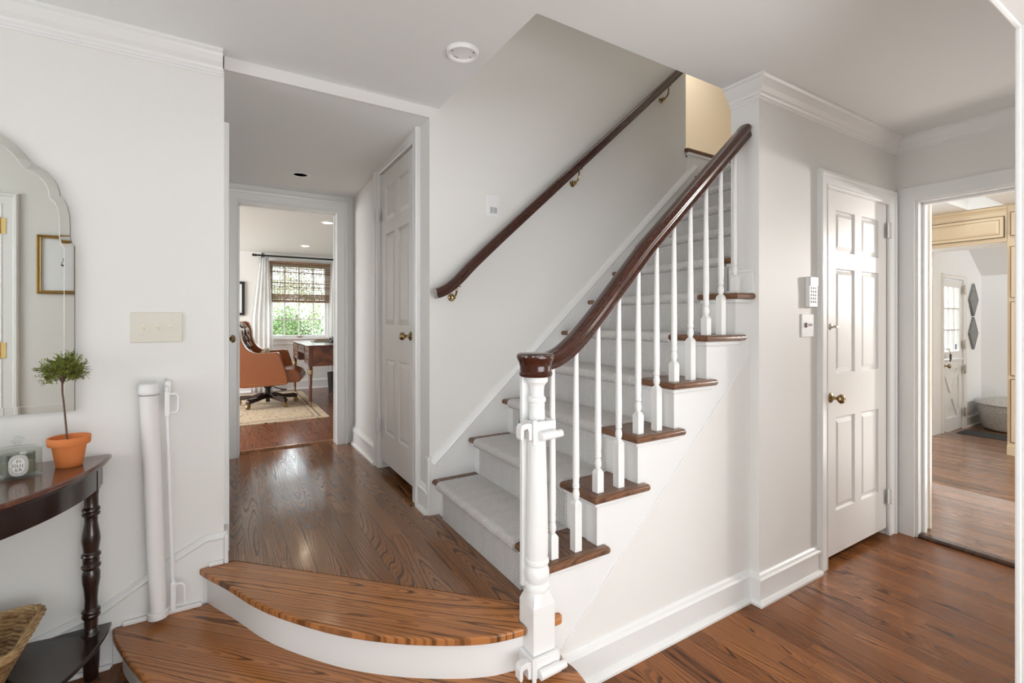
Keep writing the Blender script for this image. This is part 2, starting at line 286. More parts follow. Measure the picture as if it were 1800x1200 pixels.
# ---------------------------------------------------------------- geometry helpers
class MB:
    def __init__(s, xf=None): s.v = []; s.f = []; s.xf = xf; s.sm = []
    def add(s, vs, fs, smooth=False):
        o = len(s.v)
        s.v += [tuple(s.xf(p)) if s.xf else tuple(p) for p in vs]
        s.f += [tuple(i+o for i in f) for f in fs]; s.sm += [smooth]*len(fs); return s
    def box(s, a, b):
        x0, y0, z0 = a; x1, y1, z1 = b
        return s.add([(x0, y0, z0), (x1, y0, z0), (x1, y1, z0), (x0, y1, z0), (x0, y0, z1), (x1, y0, z1), (x1, y1, z1), (x0, y1, z1)],
                     [(0, 3, 2, 1), (4, 5, 6, 7), (0, 1, 5, 4), (1, 2, 6, 5), (2, 3, 7, 6), (3, 0, 4, 7)])
    def prism(s, poly, fn, d0, d1):
        """poly: 2-D outline; fn(u, v, d) -> point"""
        n = len(poly)
        return s.add([fn(u, v, d0) for u, v in poly]+[fn(u, v, d1) for u, v in poly],
                     [tuple(range(n))[::-1], tuple(range(n, 2*n))]+[(i, (i+1) % n, n+(i+1) % n, n+i) for i in range(n)])
    def lathe(s, prof, c=(0, 0, 0), seg=24, ax=(0, 0, 1), sx=1, sy=1, smooth=True):
        """prof: (r, h) along the axis"""
        q = Vector((0, 0, 1)).rotation_difference(Vector(ax)); vs = []; fs = []
        for r, h in prof:
            for k in range(seg):
                a = 2*PI*k/seg; p = q @ Vector((r*sx*math.cos(a), r*sy*math.sin(a), h)); vs.append((p.x+c[0], p.y+c[1], p.z+c[2]))
        for i in range(len(prof)-1):
            for k in range(seg): fs.append((i*seg+k, i*seg+(k+1) % seg, (i+1)*seg+(k+1) % seg, (i+1)*seg+k))
        if prof[0][0] > 1e-6: fs.append(tuple(range(seg))[::-1])
        if prof[-1][0] > 1e-6: fs.append(tuple((len(prof)-1)*seg+k for k in range(seg)))
        return s.add(vs, fs, smooth)
    def tube(s, path, r, seg=10, closed=False, r2=None):
        P = [Vector(p) for p in path]; n = len(P); vs = []; fs = []; up = Vector((0, 0, 1)); pn = None
        for i, p in enumerate(P):
            t = (P[(i+1) % n]-P[i-1]) if closed else (P[min(i+1, n-1)]-P[max(i-1, 0)])
            t.normalize()
            if pn is None: nrm = t.orthogonal().normalized() if abs(t.z) > .95 else t.cross(up).normalized()
            else: nrm = (pn-t*pn.dot(t)).normalized()
            pn = nrm; bn = t.cross(nrm); rr = r if not callable(r) else r(i/(n-1))
            for k in range(seg):
                a = 2*PI*k/seg; vs.append(p+nrm*math.cos(a)*rr+bn*math.sin(a)*(rr if r2 is None else r2))
        m = n if closed else n-1
        for i in range(m):
            for k in range(seg): fs.append((i*seg+k, i*seg+(k+1) % seg, ((i+1) % n)*seg+(k+1) % seg, ((i+1) % n)*seg+k))
        if not closed: fs += [tuple(range(seg))[::-1], tuple((n-1)*seg+k for k in range(seg))]
        return s.add(vs, fs, True)
    def sweep(s, path, prof, fn, closed=False, smooth=False):
        """2-D path mitred; profile (a, b): a is offset to the left of the path, b the third axis; fn(u, v, b)"""
        n = len(path); P = [Vector(p) for p in path]; vs = []; fs = []; m = len(prof)
        for i in range(n):
            d0 = (P[i]-P[i-1]).normalized() if (i > 0 or closed) else None
            d1 = (P[(i+1) % n]-P[i]).normalized() if (i < n-1 or closed) else None
            if d0 is None: d0 = d1
            if d1 is None: d1 = d0
            n0 = Vector((-d0.y, d0.x)); n1 = Vector((-d1.y, d1.x)); mm = (n0+n1)
            mm = mm/max(mm.dot(n0), .2)
            for a, b in prof: q = P[i]+mm*a; vs.append(fn(q.x, q.y, b))
        for i in range(n if closed else n-1):
            for k in range(m-1 if prof[0] != prof[-1] else m-1):
                j = (i+1) % n; fs.append((i*m+k, i*m+k+1, j*m+k+1, j*m+k))
            j = (i+1) % n; fs.append((i*m+m-1, i*m, j*m, j*m+m-1))
        if not closed: fs += [tuple(range(m)), tuple((n-1)*m+k for k in range(m))[::-1]]
        return s.add(vs, fs, smooth)
    def make(s, name, mat, parent=None, bevel=0, seg=2, smooth=None, org=None):
        me = bpy.data.meshes.new(name); o = org or (0, 0, 0)
        me.from_pydata([(p[0]-o[0], p[1]-o[1], p[2]-o[2]) for p in s.v], [], s.f); me.materials.append(mat)
        bm = bmesh.new(); bm.from_mesh(me); bmesh.ops.recalc_face_normals(bm, faces=bm.faces); bm.to_mesh(me); bm.free()
        anysm = any(s.sm) or smooth
        if anysm and smooth is not False:
            me.polygons.foreach_set('use_smooth', [True]*len(me.polygons)); me.set_sharp_from_angle(angle=math.radians(38))
        ob = bpy.data.objects.new(name, me); C.objects.link(ob); ob.location = o
        if parent is not None:
            ob.parent = parent; ob.location = Vector(o)-wloc(parent)
        if bevel:
            bv = ob.modifiers.new('bevel', 'BEVEL'); bv.width = bevel; bv.segments = seg; bv.limit_method = 'ANGLE'; bv.angle_limit = math.radians(35); bv.harden_normals = False
        return ob
def wloc(o):
    v = Vector(o.location)
    while o.parent: o = o.parent; v = v+Vector(o.location)
    return v
def thing(name, label, cat, loc=(0, 0, 0), group=None):
    o = bpy.data.objects.new(name, None); C.objects.link(o); o.location = loc; o.empty_display_size = .1
    o['label'] = label; o['category'] = cat
    if group: o['group'] = group
    return o
def tag(o, label, cat, group=None, kind=None):
    o['label'] = label; o['category'] = cat
    if group: o['group'] = group
    if kind: o['kind'] = kind
    return o
def st(o, label=None, cat=None):
    o['kind'] = 'structure'
    if label: o['label'] = label
    if cat: o['category'] = cat
    return o
def B(*boxes, xf=None):
    m = MB(xf)
    for a, b in boxes: m.box(a, b)
    return m
XY = lambda u, v, d: (u, v, d)
XZ = lambda u, v, d: (u, d, v)
YZ = lambda u, v, d: (d, u, v)
def copy_tree(o, parent=None):
    c = o.copy(); C.objects.link(c)
    if parent is not None: c.parent = parent
    for ch in list(o.children): copy_tree(ch, c)
    return c
def arc(cx, cz, r, a0, a1, n):
    return [(cx+r*math.cos(math.radians(a0+(a1-a0)*i/n)), cz+r*math.sin(math.radians(a0+(a1-a0)*i/n))) for i in range(n+1)]
def spline(pts, n=8):
    out = []; P = [Vector(p) for p in pts]
    for i in range(len(P)-1):
        p0 = P[max(i-1, 0)]; p1 = P[i]; p2 = P[i+1]; p3 = P[min(i+2, len(P)-1)]
        for k in range(n):
            t = k/n; out.append(tuple(.5*((2*p1)+(p2-p0)*t+(2*p0-5*p1+4*p2-p3)*t*t+(3*p1-p0-3*p2+p3)*t**3)))
    out.append(tuple(P[-1])); return out

# ---------------------------------------------------------------- key dimensions
CE = 2.45; WY = 2.36; RY = 1.29; KX = 3.62; OY = 4.08; HZ0 = .30; HC0 = 2.395; HC1 = 2.34
T = lambda k: (.938+.212*(k-1), .487+.193*(k-1))
PW = MB
# ---------------------------------------------------------------- floors
st(B(((-2.6, -.0, -.05), (KX+.0, 2.36, 0))).make('floor', M_floor))
st(B(((-3.2, -4.0, -.05), (4.0, -.0, 0))).make('floor_living_room', M_floor))
st(MB().prism([(.045, 2.345), (.916, 1.465), (.99, 1.41), (.99, 2.36), (.93, 2.36), (.93, OY+.14), (.0, OY+.14), (.0, 2.36)], XY, HZ0-.03, HZ0).make('floor_hall', M_hall))
st(B(((-2.6, OY+.14, HZ0-.03), (2.6, 7.6, HZ0+.002))).make('floor_office', M_office))
st(B(((KX, -2.6, -.05), (7.18, 3.4, .022))).make('floor_kitchen', M_kfloor))
st(B(((7.18, -2.6, -.08), (8.41, 2.2, -.005))).make('floor_mudroom', M_kfloor))
st(B(((2.97, WY+.095, 2.45), (5.5, 3.3, 2.61))).make('floor_upper_hall', M_cream))
st(B(((.935, 2.50, HZ0-.03), (1.7, 3.4, HZ0-.001)), ((1.7, 2.45, .2), (1.8, 3.5, 2.6)), ((1.05, 3.4, .2), (1.8, 3.5, 2.6)), ((1.05, 2.45, 2.4), (1.8, 3.5, 2.5))).make('wall_hall_closet', M_hall))
# thresholds
st(MB().prism([(0, 0), (.05, 0), (.05, .024), (.012, .022), (0, .012)], lambda u, v, d: (KX-.012+u, d, v), .2, 1.174).make('trim_kitchen_threshold', M_thresh))
st(MB().prism([(0, 0), (.05, 0), (.05, .014), (.01, .014)], lambda u, v, d: (d, OY+.10+u, HZ0+v), .10, .80).make('trim_office_threshold', M_thresh2))
# ---------------------------------------------------------------- ceilings
st(B(((-2.6, .18, CE), (.98, WY, CE+.3)), ((.98, .18, CE), (KX, 1.433, CE+.3))).make('ceiling', M_ceil))
st(B(((-3.2, -4, 2.6), (4, .18, 2.8))).make('ceiling_living_room', M_ceil))
st(MB().prism([(WY+.02, HC0), (OY, HC1), (OY, 2.55), (WY+.02, 2.55)], YZ, -.05, .95).make('ceiling_hall', M_ceil))
st(B(((-2.6, OY+.1, 2.28), (2.6, 7.75, 2.4))).make('ceiling_office', M_ceil))
st(B(((KX+.15, -2.6, 2.43), (5.5, 3.4, 2.6)), ((6.41, -2.6, 2.43), (6.7, 3.4, 2.6)), ((5.5, -2.6, 2.43), (6.41, 1.42, 2.6)), ((5.5, 1.68, 2.43), (6.41, 3.4, 2.6))).make('ceiling_kitchen', M_ceil))
st(B(((5.45, 1.37, 2.6), (5.5, 1.73, 3.1)), ((6.41, 1.37, 2.6), (6.46, 1.73, 3.1)), ((5.5, 1.37, 2.6), (6.41, 1.42, 3.1)), ((5.45, 1.37, 3.1), (6.46, 1.73, 3.15)), ((5.5, 1.68, 2.6), (6.41, 1.73, 3.1))).make('ceiling_skylight_well', M_trim))
st(MB().prism([(8.45, 1.87), (6.55, 3.09), (6.55, 3.2), (8.45, 1.97)], XZ, -2.6, 2.3).make('ceiling_mudroom', M_mud))
st(B(((.86, 1.30, CE+.3), (.98, 2.45, 4.8)), ((.98, 1.335, CE+.28), (2.14, 1.433, 4.8)), ((2.85, 2.45, 2.4), (2.97, 3.4, 4.8)), ((4.1, 2.35, 2.4), (5.5, 2.45, 4.8))).make('wall_stairwell_upper', M_wall))
st(B(((.86, 1.3, 4.8), (5.5, 3.5, 4.9))).make('ceiling_stairwell', M_ceil))
# ---------------------------------------------------------------- walls
st(B(((-2.6, WY, 0), (.004, WY+.12, CE))).make('wall_left', M_wall))
st(B(((-2.75, .18, 0), (-2.6, .9, CE)), ((-2.75, 2.0, 0), (-2.6, WY+.12, CE)), ((-2.75, .9, 0), (-2.6, 2.0, .45)), ((-2.75, .9, 2.4), (-2.6, 2.0, CE))).make('wall_west', M_wall))
st(B(((.0, WY, HC0), (.93, WY+.09, CE+.3))).make('wall_hall_soffit', M_wall))
st(B(((.93, WY, 0), (2.97, WY+.09, 4.8)), ((2.97, WY, 0), (4.0, WY+.09, 2.55))).make('wall_stair', M_wall))
st(B(((.93, WY+.09, 0), (1.05, 2.585, 2.6)), ((.93, 3.285, 0), (1.05, OY+.01, 2.6)), ((.93, 2.585, 2.33), (1.05, 3.285, 2.6))).make('wall_hall_right', M_wall))
st(B(((-.12, WY+.12, 0), (.004, OY, 2.6))).make('wall_hall_left', M_wall))
st(B(((-2.6, OY, 0), (.09, OY+.14, 2.6)), ((.81, OY, 0), (2.6, OY+.14, 2.6)), ((.09, OY, 2.212), (.81, OY+.14, 2.6)), ((.09, OY, 0), (.81, OY+.14, HZ0-.03))).make('wall_office_near', M_wall))
st(B(((2.14, RY, 0), (2.745, 1.433, CE+.0)), ((3.503, RY, 0), (KX, 1.433, CE)), ((2.745, RY, 2.035), (3.503, 1.433, CE)), ((2.14, 1.335, CE), (4.1, 1.433, 4.8))).make('wall_right', M_wall))
st(B(((KX, 1.19, 0), (KX+.15, 3.4, CE+.3)), ((KX, -2.6, 0), (KX+.15, .15, CE+.3)), ((KX, .15, 2.06), (KX+.15, 1.19, CE+.3))).make('wall_kitchen_doorway', M_wall))
st(B(((4.0, 1.433, 2.2), (4.1, WY+.09, 4.8))).make('wall_stair_end', M_wall))
st(B(((2.5, 3.3, 2.4), (5.5, 3.4, 4.8)), ((5.4, 2.45, 2.61), (5.5, 3.3, 4.8))).make('wall_upper_hall', M_cream))
st(B(((1.8, .18, 0), (KX, .378, CE)), ((-2.6, .18, 0), (-2.1, .378, CE)), ((-1.22, .18, 0), (-.6, .378, CE)), ((-.6, .18, 2.105), (1.8, .378, CE)), ((-2.1, .18, 2.06), (-1.22, .378, CE))).make('wall_near', M_wall))
st(B(((-3.2, -4.1, 0), (-2.2, -4, 2.6)), ((-.4, -4.1, 0), (.4, -4, 2.6)), ((2.2, -4.1, 0), (4, -4, 2.6)), ((-2.2, -4.1, 0), (-.4, -4, .8)), ((.4, -4.1, 0), (2.2, -4, .8)), ((-2.2, -4.1, 2.5), (2.2, -4, 2.6))).make('wall_living_room_back', M_wall))
st(B(((-3.3, -4, 0), (-3.2, -2.8, 2.6)), ((-3.3, -1.0, 0), (-3.2, .3, 2.6)), ((-3.3, -2.8, 0), (-3.2, -1.0, .7)), ((-3.3, -2.8, 2.4), (-3.2, -1.0, 2.6))).make('wall_living_room_west', M_wall))
st(B(((3.9, -4, 0), (4.0, -2.6, 2.6))).make('wall_living_room_east', M_wall))
st(B(((-3.2, .0, 2.45), (4, .18, 2.8)), ((-3.2, .0, 0), (-2.6, .18, 2.6))).make('wall_living_room_north', M_wall))
st(B(((-2.7, OY, 0), (-2.6, 5.2, 2.4)), ((-2.7, 7.1, 0), (-2.6, 7.75, 2.4)), ((-2.7, 5.2, 0), (-2.6, 7.1, .7)), ((-2.7, 5.2, 2.2), (-2.6, 7.1, 2.4))).make('wall_office_west', M_wall))
st(B(((2.6, OY, 0), (2.7, 7.75, 2.4))).make('wall_office_east', M_wall))
st(B(((-2.6, 7.6, 0), (.575, 7.72, 2.4)), ((1.35, 7.6, 0), (2.6, 7.72, 2.4)), ((.575, 7.6, 0), (1.35, 7.72, 1.06)), ((.575, 7.6, 2.13), (1.35, 7.72, 2.4))).make('wall_office_far', M_wall))
st(B(((KX+.15, 3.3, 0), (6.5, 3.4, 2.7)), ((KX+.15, -2.7, 0), (4.0, -2.6, 2.7)), ((5.8, -2.7, 0), (8.5, -2.6, 3.0)), ((4.0, -2.7, 0), (5.8, -2.6, .9)), ((4.0, -2.7, 2.3), (5.8, -2.6, 2.7))).make('wall_kitchen', M_kwall))
st(B(((6.82, 2.08, -.05), (7.09, 2.2, 3.2)), ((7.75, 2.08, -.05), (8.41, 2.2, 3.2)), ((7.09, 2.08, 1.81), (7.75, 2.2, 3.2))).make('wall_mudroom_left', M_mud))
st(B(((8.41, -2.6, -.05), (8.5, 2.2, 2.6))).make('wall_mudroom_far', M_mud))

# ---------------------------------------------------------------- mouldings
BASE = [(0, 0), (.030, 0), (.030, .010), (.022, .022), (.015, .024), (.015, .108), (.021, .112), (.021, .120), (.014, .128), (.010, .138), (.004, .144), (0, .145)]
BASEN = [(0, 0), (.030, 0), (.030, .010), (.022, .022), (.015, .024), (.015, .10), (.021, .104), (.012, .118), (0, .128)]
CROWN = [(0, 0), (.066, 0), (.066, -.011), (.056, -.017), (.052, -.026), (.038, -.046), (.022, -.060), (.018, -.070), (.011, -.075), (.011, -.083), (.004, -.086), (.004, -.093), (0, -.093)]
CASE = [(0, 0), (0, .012), (.006, .016), (.014, .013), (.058, .015), (.064, .023), (.078, .025), (.086, .018), (.086, 0)]
CASEP = [(0, 0), (0, .018), (.004, .020), (.080, .020), (.084, .018), (.084, 0)]
def mould(name, path, prof, z, mat=None, xy=True):
    fn = lambda u, v, b: (u, v, z+b)
    return st(MB().sweep(path, prof, fn).make(name, mat or M_trim))
# left-of-path is the room side
mould('baseboard_right', [(2.66, RY), (2.14, RY), (2.14, 1.34), (1.03, 1.34)][::-1][::-1] and [(2.668, RY), (2.14, RY), (2.14, 1.34), (1.02, 1.34)], BASE, 0)
mould('trim_crown_left', [(-.0, WY+.0), (-2.6, WY), (-2.6, .378)], CROWN, CE)
mould('trim_crown_right', [(KX, .378), (KX, RY), (2.14, RY), (2.14, 1.433)], CROWN, CE)
mould('baseboard_hall_right', [(.93, 3.372), (.93, OY-.02)], BASE, HZ0)
mould('baseboard_hall_corner', [(.93, WY-.0), (.93, 2.497)], BASE, HZ0)
mould('baseboard_office', [(2.6, 7.6), (-2.6, 7.6)], BASE, HZ0)
mould('baseboard_mudroom', [(8.41, 0), (8.41, 2.08), (7.805, 2.08)], BASE, -.005)
mould('baseboard_near', [(-1.16, .378), (-.6, .378)], BASE, 0)
def casing(name, fn, u0, u1, z0, z1, prof=CASE, mat=None):
    # outward from the opening is to the left of the path u1 -> top -> u0 reversed
    path = [(u0, z0), (u0, z1), (u1, z1), (u1, z0)]
    return st(MB().sweep(path, prof, fn).make(name, mat or M_trim))
casing('trim_casing_office', lambda u, v, b: (u, OY-b, v), .10, .80, HZ0, 2.215)
casing('trim_casing_closet', lambda u, v, b: (.93-b, u, v), 2.585, 3.285, HZ0, 2.33)
casing('trim_casing_understair', lambda u, v, b: (u, RY-b, v), 2.752, 3.50, 0, 2.038)
casing('trim_casing_kitchen', lambda u, v, b: (KX-b, u, v), .15, 1.19, 0, 2.055, CASEP)
casing('trim_casing_front_door', lambda u, v, b: (u, .378+b, v), -2.1, -1.22, 0, 2.06)
casing('trim_casing_hall_left', lambda u, v, b: (.004+b, u, v), 2.54, 3.72, HZ0, 2.12, CASEP)
casing('trim_casing_mudroom', lambda u, v, b: (u, 2.08-b, v), 7.09, 7.75, -.005, 1.81, [(a*.6, b) for a, b in CASE])
# jambs / linings
st(B(((.085, OY-.001, HZ0), (.10, OY+.141, 2.215)), ((.80, OY-.001, HZ0), (.815, OY+.141, 2.215)), ((.10, OY-.001, 2.205), (.80, OY+.141, 2.215)), ((.10, OY+.07, HZ0), (.108, OY+.10, 2.205)), ((.792, OY+.07, HZ0), (.80, OY+.10, 2.205)), ((.10, OY+.07, 2.197), (.80, OY+.10, 2.205))).make('trim_jamb_office', M_trim))
M_jambw = simple('jamb_paint_warm', (.80, .73, .62), .3, bump=.02, bscale=90, var=.01)
st(B(((KX-.001, 1.175, 0), (KX+.15, 1.192, 2.044)), ((KX-.002, .15, 2.045), (KX+.15, 1.192, 2.062)), ((KX+.05, 1.16, 0), (KX+.085, 1.174, 2.029)), ((KX+.05, .15, 2.03), (KX+.085, 1.174, 2.044))).make('trim_jamb_kitchen', M_trim))
st(B(((KX+.15, 1.165, .022), (KX+.172, 1.26, 2.14)), ((KX+.15, .15, 2.05), (KX+.172, 1.165, 2.14))).make('trim_casing_kitchen_inner', M_jambw))
st(B(((2.70, RY+.02, 0), (2.752, RY+.06, 2.045)), ((3.50, RY+.02, 0), (3.54, RY+.06, 2.045)), ((2.75, RY+.02, 2.032), (3.50, RY+.06, 2.045))).make('trim_jamb_understair', M_trim))
# cased opening nearest the camera: corner bead on jamb and head
st(B(((1.7985, .366, 0), (1.812, .380, 2.102)), ((-.61, .366, 2.1025), (1.812, .380, 2.113))).make('trim_near_opening', M_trim, bevel=.004))
# left wall skirting that climbs with the two entry steps
SK = [(-2.6, 0), (-.362, 0), (-.362, .120), (-.352, .1475), (-.07, .1475), (-.07, .27), (-.06, .30), (.004, .30), (.004, .422), (-.061, .422), (-.17, .368), (-.39, .232), (-.664, .145), (-2.6, .145)]
st(MB().prism(SK, XZ, WY-.014, WY).make('baseboard_left', M_trim))
capp = [(-2.6, .145), (-.664, .145), (-.39, .232), (-.17, .368), (-.061, .422), (.014, .422), ]
st(MB().sweep(capp, [(-.022, 0), (-.022, .016), (-.012, .022), (-.004, .018), (.006, .008), (.008, 0)], lambda u, v, b: (u, WY-b, v)).make('trim_skirting_cap', M_trim))
st(B(((-.33, WY-.030, .148), (-.075, WY-.013, .166)), ((-.05, WY-.030, .301), (.003, WY-.013, .318)), ((-1.9, WY-.030, 0), (-.365, WY-.013, .018)), ((.004, WY-.03, .301), (.020, WY+.10, .422))).make('trim_shoe_left', M_trim, bevel=.004))

# ---------------------------------------------------------------- entry steps
es = thing('entry_steps', 'two curved oak steps with white risers leading up to the hall', 'steps', (.3, 1.8, 0))
plat = [(-.085, 2.345), (-.05, 2.27), (.015, 2.147), (.095, 1.975), (.184, 1.831), (.328, 1.648), (.484, 1.505), (.637, 1.402), (.736, 1.353), (.800, 1.335), (.866, 1.324)]
pc = spline(plat, 5)
def offset(path, d):
    P = [Vector(p) for p in path]; out = []
    for i in range(len(P)):
        t = (P[min(i+1, len(P)-1)]-P[max(i-1, 0)]).normalized(); out.append((P[i].x-t.y*d, P[i].y+t.x*d))
    return out
ptread = pc+[(.866, 1.380), (.959, 1.380), (.959, 1.312), (1.0, 1.310), (1.012, 1.322), (1.012, 1.339), (.990, 1.345), (.990, 1.41), (.916, 1.465), (.045, 2.345)]
MB().prism(ptread, XY, .273, .3005).make('tread', M_step, es, bevel=.008, seg=3)
pin = offset(pc, .03)
MB().prism(pin+[(.866, 1.40), (.80, 1.55), (.0, 2.355), (pin[0][0], 2.355)], XY, .147, .274).make('riser', M_trim, es)
s1 = [(-.362, 2.345), (-.352, 2.29), (-.331, 2.225), (-.27, 2.07), (-.205, 1.926), (-.12, 1.75), (0, 1.55), (.15, 1.38), (.3, 1.25), (.47, 1.14), (.63, 1.07), (.78, 1.045), (.90, 1.06), (.975, 1.10), (1.005, 1.165), (1.020, 1.235), (1.020, 1.285), (1.008, 1.325)]
sc1 = spline(s1, 4); s1i = offset(sc1, .03)
hole = [(.955, 1.337), (.955, 1.292), (.87, 1.292)]
MB().prism(sc1+[(.998, 1.338)]+hole[:0]+[(.82, 1.50), (.30, 2.0), (.02, 2.345)], XY, .120, .1475).make('tread', M_step, es, bevel=.008, seg=3)
MB().prism(s1i+[(.98, 1.338), (.80, 1.55), (.0, 2.355), (s1i[0][0], 2.355)], XY, 0, .121).make('riser', M_trim, es)

# ---------------------------------------------------------------- staircase
sr = thing('staircase', 'white staircase with dark oak treads climbing to the upper floor', 'staircase', (.98, 1.85, 0))
for k in range(1, 12):
    x, z = T(k); open_ = k <= 6
    Rn = .0135; pf = [(.031, -.027)]+[(Rn-Rn*math.sin(math.radians(a)), -Rn-Rn*math.cos(math.radians(a))) for a in range(0, 181, 20)]+[(.031, 0)]
    ys = 1.305 if open_ else 1.434; e = (x+.280 if k < 6 else 2.139); m_ = len(pf)
    vs = [(x+a, 2.345, z+b) for a, b in pf]+[(x+a, ys+(a if open_ else 0), z+b) for a, b in pf]
    tm = MB().add(vs, [(i, i+1, m_+i+1, m_+i) for i in range(m_-1)]+[tuple(range(m_)), tuple(range(m_, 2*m_))[::-1]])
    xe = x+.2502 if k < 11 else 3.999
    tm.box((x+.031, ys+(.031 if open_ else 0), z-.027), (xe, 2.345, z))
    if k == 6: tm.box((xe, 1.336, z-.027), (2.139, 1.4335, z))
    if k == 11: tm.box((3.06, 2.345, z-.027), (3.999, WY-.001, z))
    tm.make('tread', M_tread, sr, smooth=True)
    if open_:
        rings = [[(x+a, ys+a, z+b) for a, b in pf], [(e, ys+a, z+b) for a, b in pf]]
        if k < 6:
            for dx, q in ((.006, .88), (.0105, .62), (.0125, .30)): rings.append([(e+dx, ys+.0155+(a-.0155)*q, z-.0135+(b+.0135)*q) for a, b in pf])
        rm = MB().add([p for rg in rings for p in rg], [(j*m_+i, j*m_+(i+1) % m_, (j+1)*m_+(i+1) % m_, (j+1)*m_+i) for j in range(len(rings)-1) for i in range(m_)]+[tuple((len(rings)-1)*m_+i for i in range(m_))])
        rm.make('return_nosing', M_treadx, sr, smooth=True)
    y0 = 1.34 if open_ else 1.434
    r = MB().box((x+.038, 1.401 if open_ else y0, z-.193+.0), (x+.055, 2.345, z-.027))
    r.box((x+.020, y0-(.014 if open_ else 0), z-.045), (x+.038, 2.345, z-.027))        # cove under the nosing
    r.make('riser', M_trim, sr, bevel=.003)
# stringer face: stepped white panel under the treads
def bead(x): return .151+.885*(x-1.005)
poly = [(.958, 0)]
for k in range(1, 7):
    x, z = T(k)
    if k == 1: poly += [(.958, z-.027)]
    else: poly += [(x+.038, T(k-1)[1]-.027), (x+.038, z-.027)]
poly += [(2.139, T(6)[1]-.027), (2.139, bead(2.139)), (.958, bead(.958))]
poly = poly[1:]
MB().prism(poly, XZ, 1.34, 1.40).make('stringer', M_trim, sr)
for k in range(1, 7):
    x, z = T(k); e = x+.270 if k < 6 else 2.139
    MB().box((x+.022, 1.322, z-.045), (e, 1.341, z-.027)).make('cove_moulding', M_trim, sr, bevel=.005)
sk = [(.932, HZ0+.005), (.932, .579)]
skt = .903
topx = 3.055
sk = [(.932, HZ0), (.932, .582), (topx, .582+skt*(topx-.932)), (topx, 2.43), (topx, 2.2)]
for k in range(11, 1, -1):
    x, z = T(k); sk += [(x+.05, z-.19), (x+.05-.212, z-.19)] if k == 99 else []
sk = [(.932, HZ0), (.932, .582), (topx, .582+skt*(topx-.932)), (topx, 2.0), (1.25, HZ0)]
MB().prism(sk, XZ, WY-.016, WY-.001).make('skirt_board', M_trim, sr)
MB().sweep([(.932, .582), (topx, .582+skt*(topx-.932))], [(-.03, 0), (-.03, .021), (-.022, .030), (-.008, .026), (.004, .020), (.010, .008), (.010, 0)], lambda u, v, b: (u, WY-b, v)).make('skirt_cap', M_trim, sr)
MB().box((.914, WY-.018, HZ0), (.932, WY+.012, .600)).box((.910, WY-.022, .588), (.936, WY+.014, .606)).make('skirt_end', M_trim, sr, bevel=.003)
# landing edge of the upper hall, left of the top tread
MB().box((2.955, WY-.03, 2.583), (3.99, WY+.20, 2.613)).make('landing_nosing', M_tread, sr, bevel=.012, seg=3)
MB().box((2.985, WY-.014, 2.42), (3.99, WY-.001, 2.583)).box((2.975, WY-.024, 2.563), (3.99, WY-.0, 2.583)).make('landing_riser', M_trim, sr)
# small skirting block where the sixth tread meets the wall end
z6 = T(6)[1]
MB().box((2.126, 1.31, z6), (2.139, 1.432, z6+.112)).box((2.120, 1.306, z6+.100), (2.139, 1.433, z6+.118)).box((2.10, 1.31, z6), (2.127, 1.432, z6+.014)).make('skirting_block', M_trim, sr, bevel=.003)
# wall below the stair
st(MB().prism([(.958, 0), (2.139, 0), (2.139, bead(2.139)), (.958, bead(.958))], XZ, 1.34, 1.40).make('wall_under_stairs', M_wall))
st(MB().sweep([(1.0, bead(1.0)), (2.139, bead(2.139))], [(-.003, 0), (-.003, .004), (.003, .004), (.003, 0)], lambda u, v, b: (u, 1.34-b, v)).make('trim_stair_bead', M_trim))
# carpet runner
out = []; inn = []
t = .011
x1, z1 = T(1)
out = [(x1+.038-t, HZ0+.001)]; inn = [(x1+.038, HZ0+.001)]
for k in range(1, 12):
    x, z = T(k); cx, cz, r = x+.0135, z-.0135, .0135
    out += [(x+.038-t, z-.045)]; inn += [(x+.038, z-.045)]
    for a in range(-100, -271, -17):
        ca, sa = math.cos(math.radians(a)), math.sin(math.radians(a)); out.append((cx+(r+t)*ca, cz+(r+t)*sa)); inn.append((cx+r*ca, cz+r*sa))
    if k < 11:
        xn = T(k+1)[0]; out += [(xn+.038-t, z+t)]; inn += [(xn+.038, z)]
    else: out += [(3.95, z+t)]; inn += [(3.95, z)]
n = len(out); cvs = [(p[0], y, p[1]) for y in (1.519, 2.266) for p in out]+[(p[0], y, p[1]) for y in (1.519, 2.266) for p in inn]
cf = []
for i in range(n-1):
    cf += [(i, i+1, n+i+1, n+i), (2*n+i, 3*n+i, 3*n+i+1, 2*n+i+1), (i, 2*n+i, 2*n+i+1, i+1), (n+i, n+i+1, 3*n+i+1, 3*n+i)]
cf += [(0, n, 3*n, 2*n), (n-1, 3*n-1, 4*n-1, 2*n-1)]
tag(MB().add(cvs, cf, True).make('stair_carpet', M_carpet), 'grey and cream herringbone carpet runner laid down the stairs', 'stair runner')

# ---------------------------------------------------------------- balustrade
bl = thing('stair_balustrade', 'white balusters and newel post under a dark mahogany handrail', 'balustrade', (.9135, 1.3335, .147))
NX, NY = .9135, 1.3335; h = .0435
nb = MB()
nb.box((NX-h, NY-h, .1478), (NX+h, NY+h, .375))
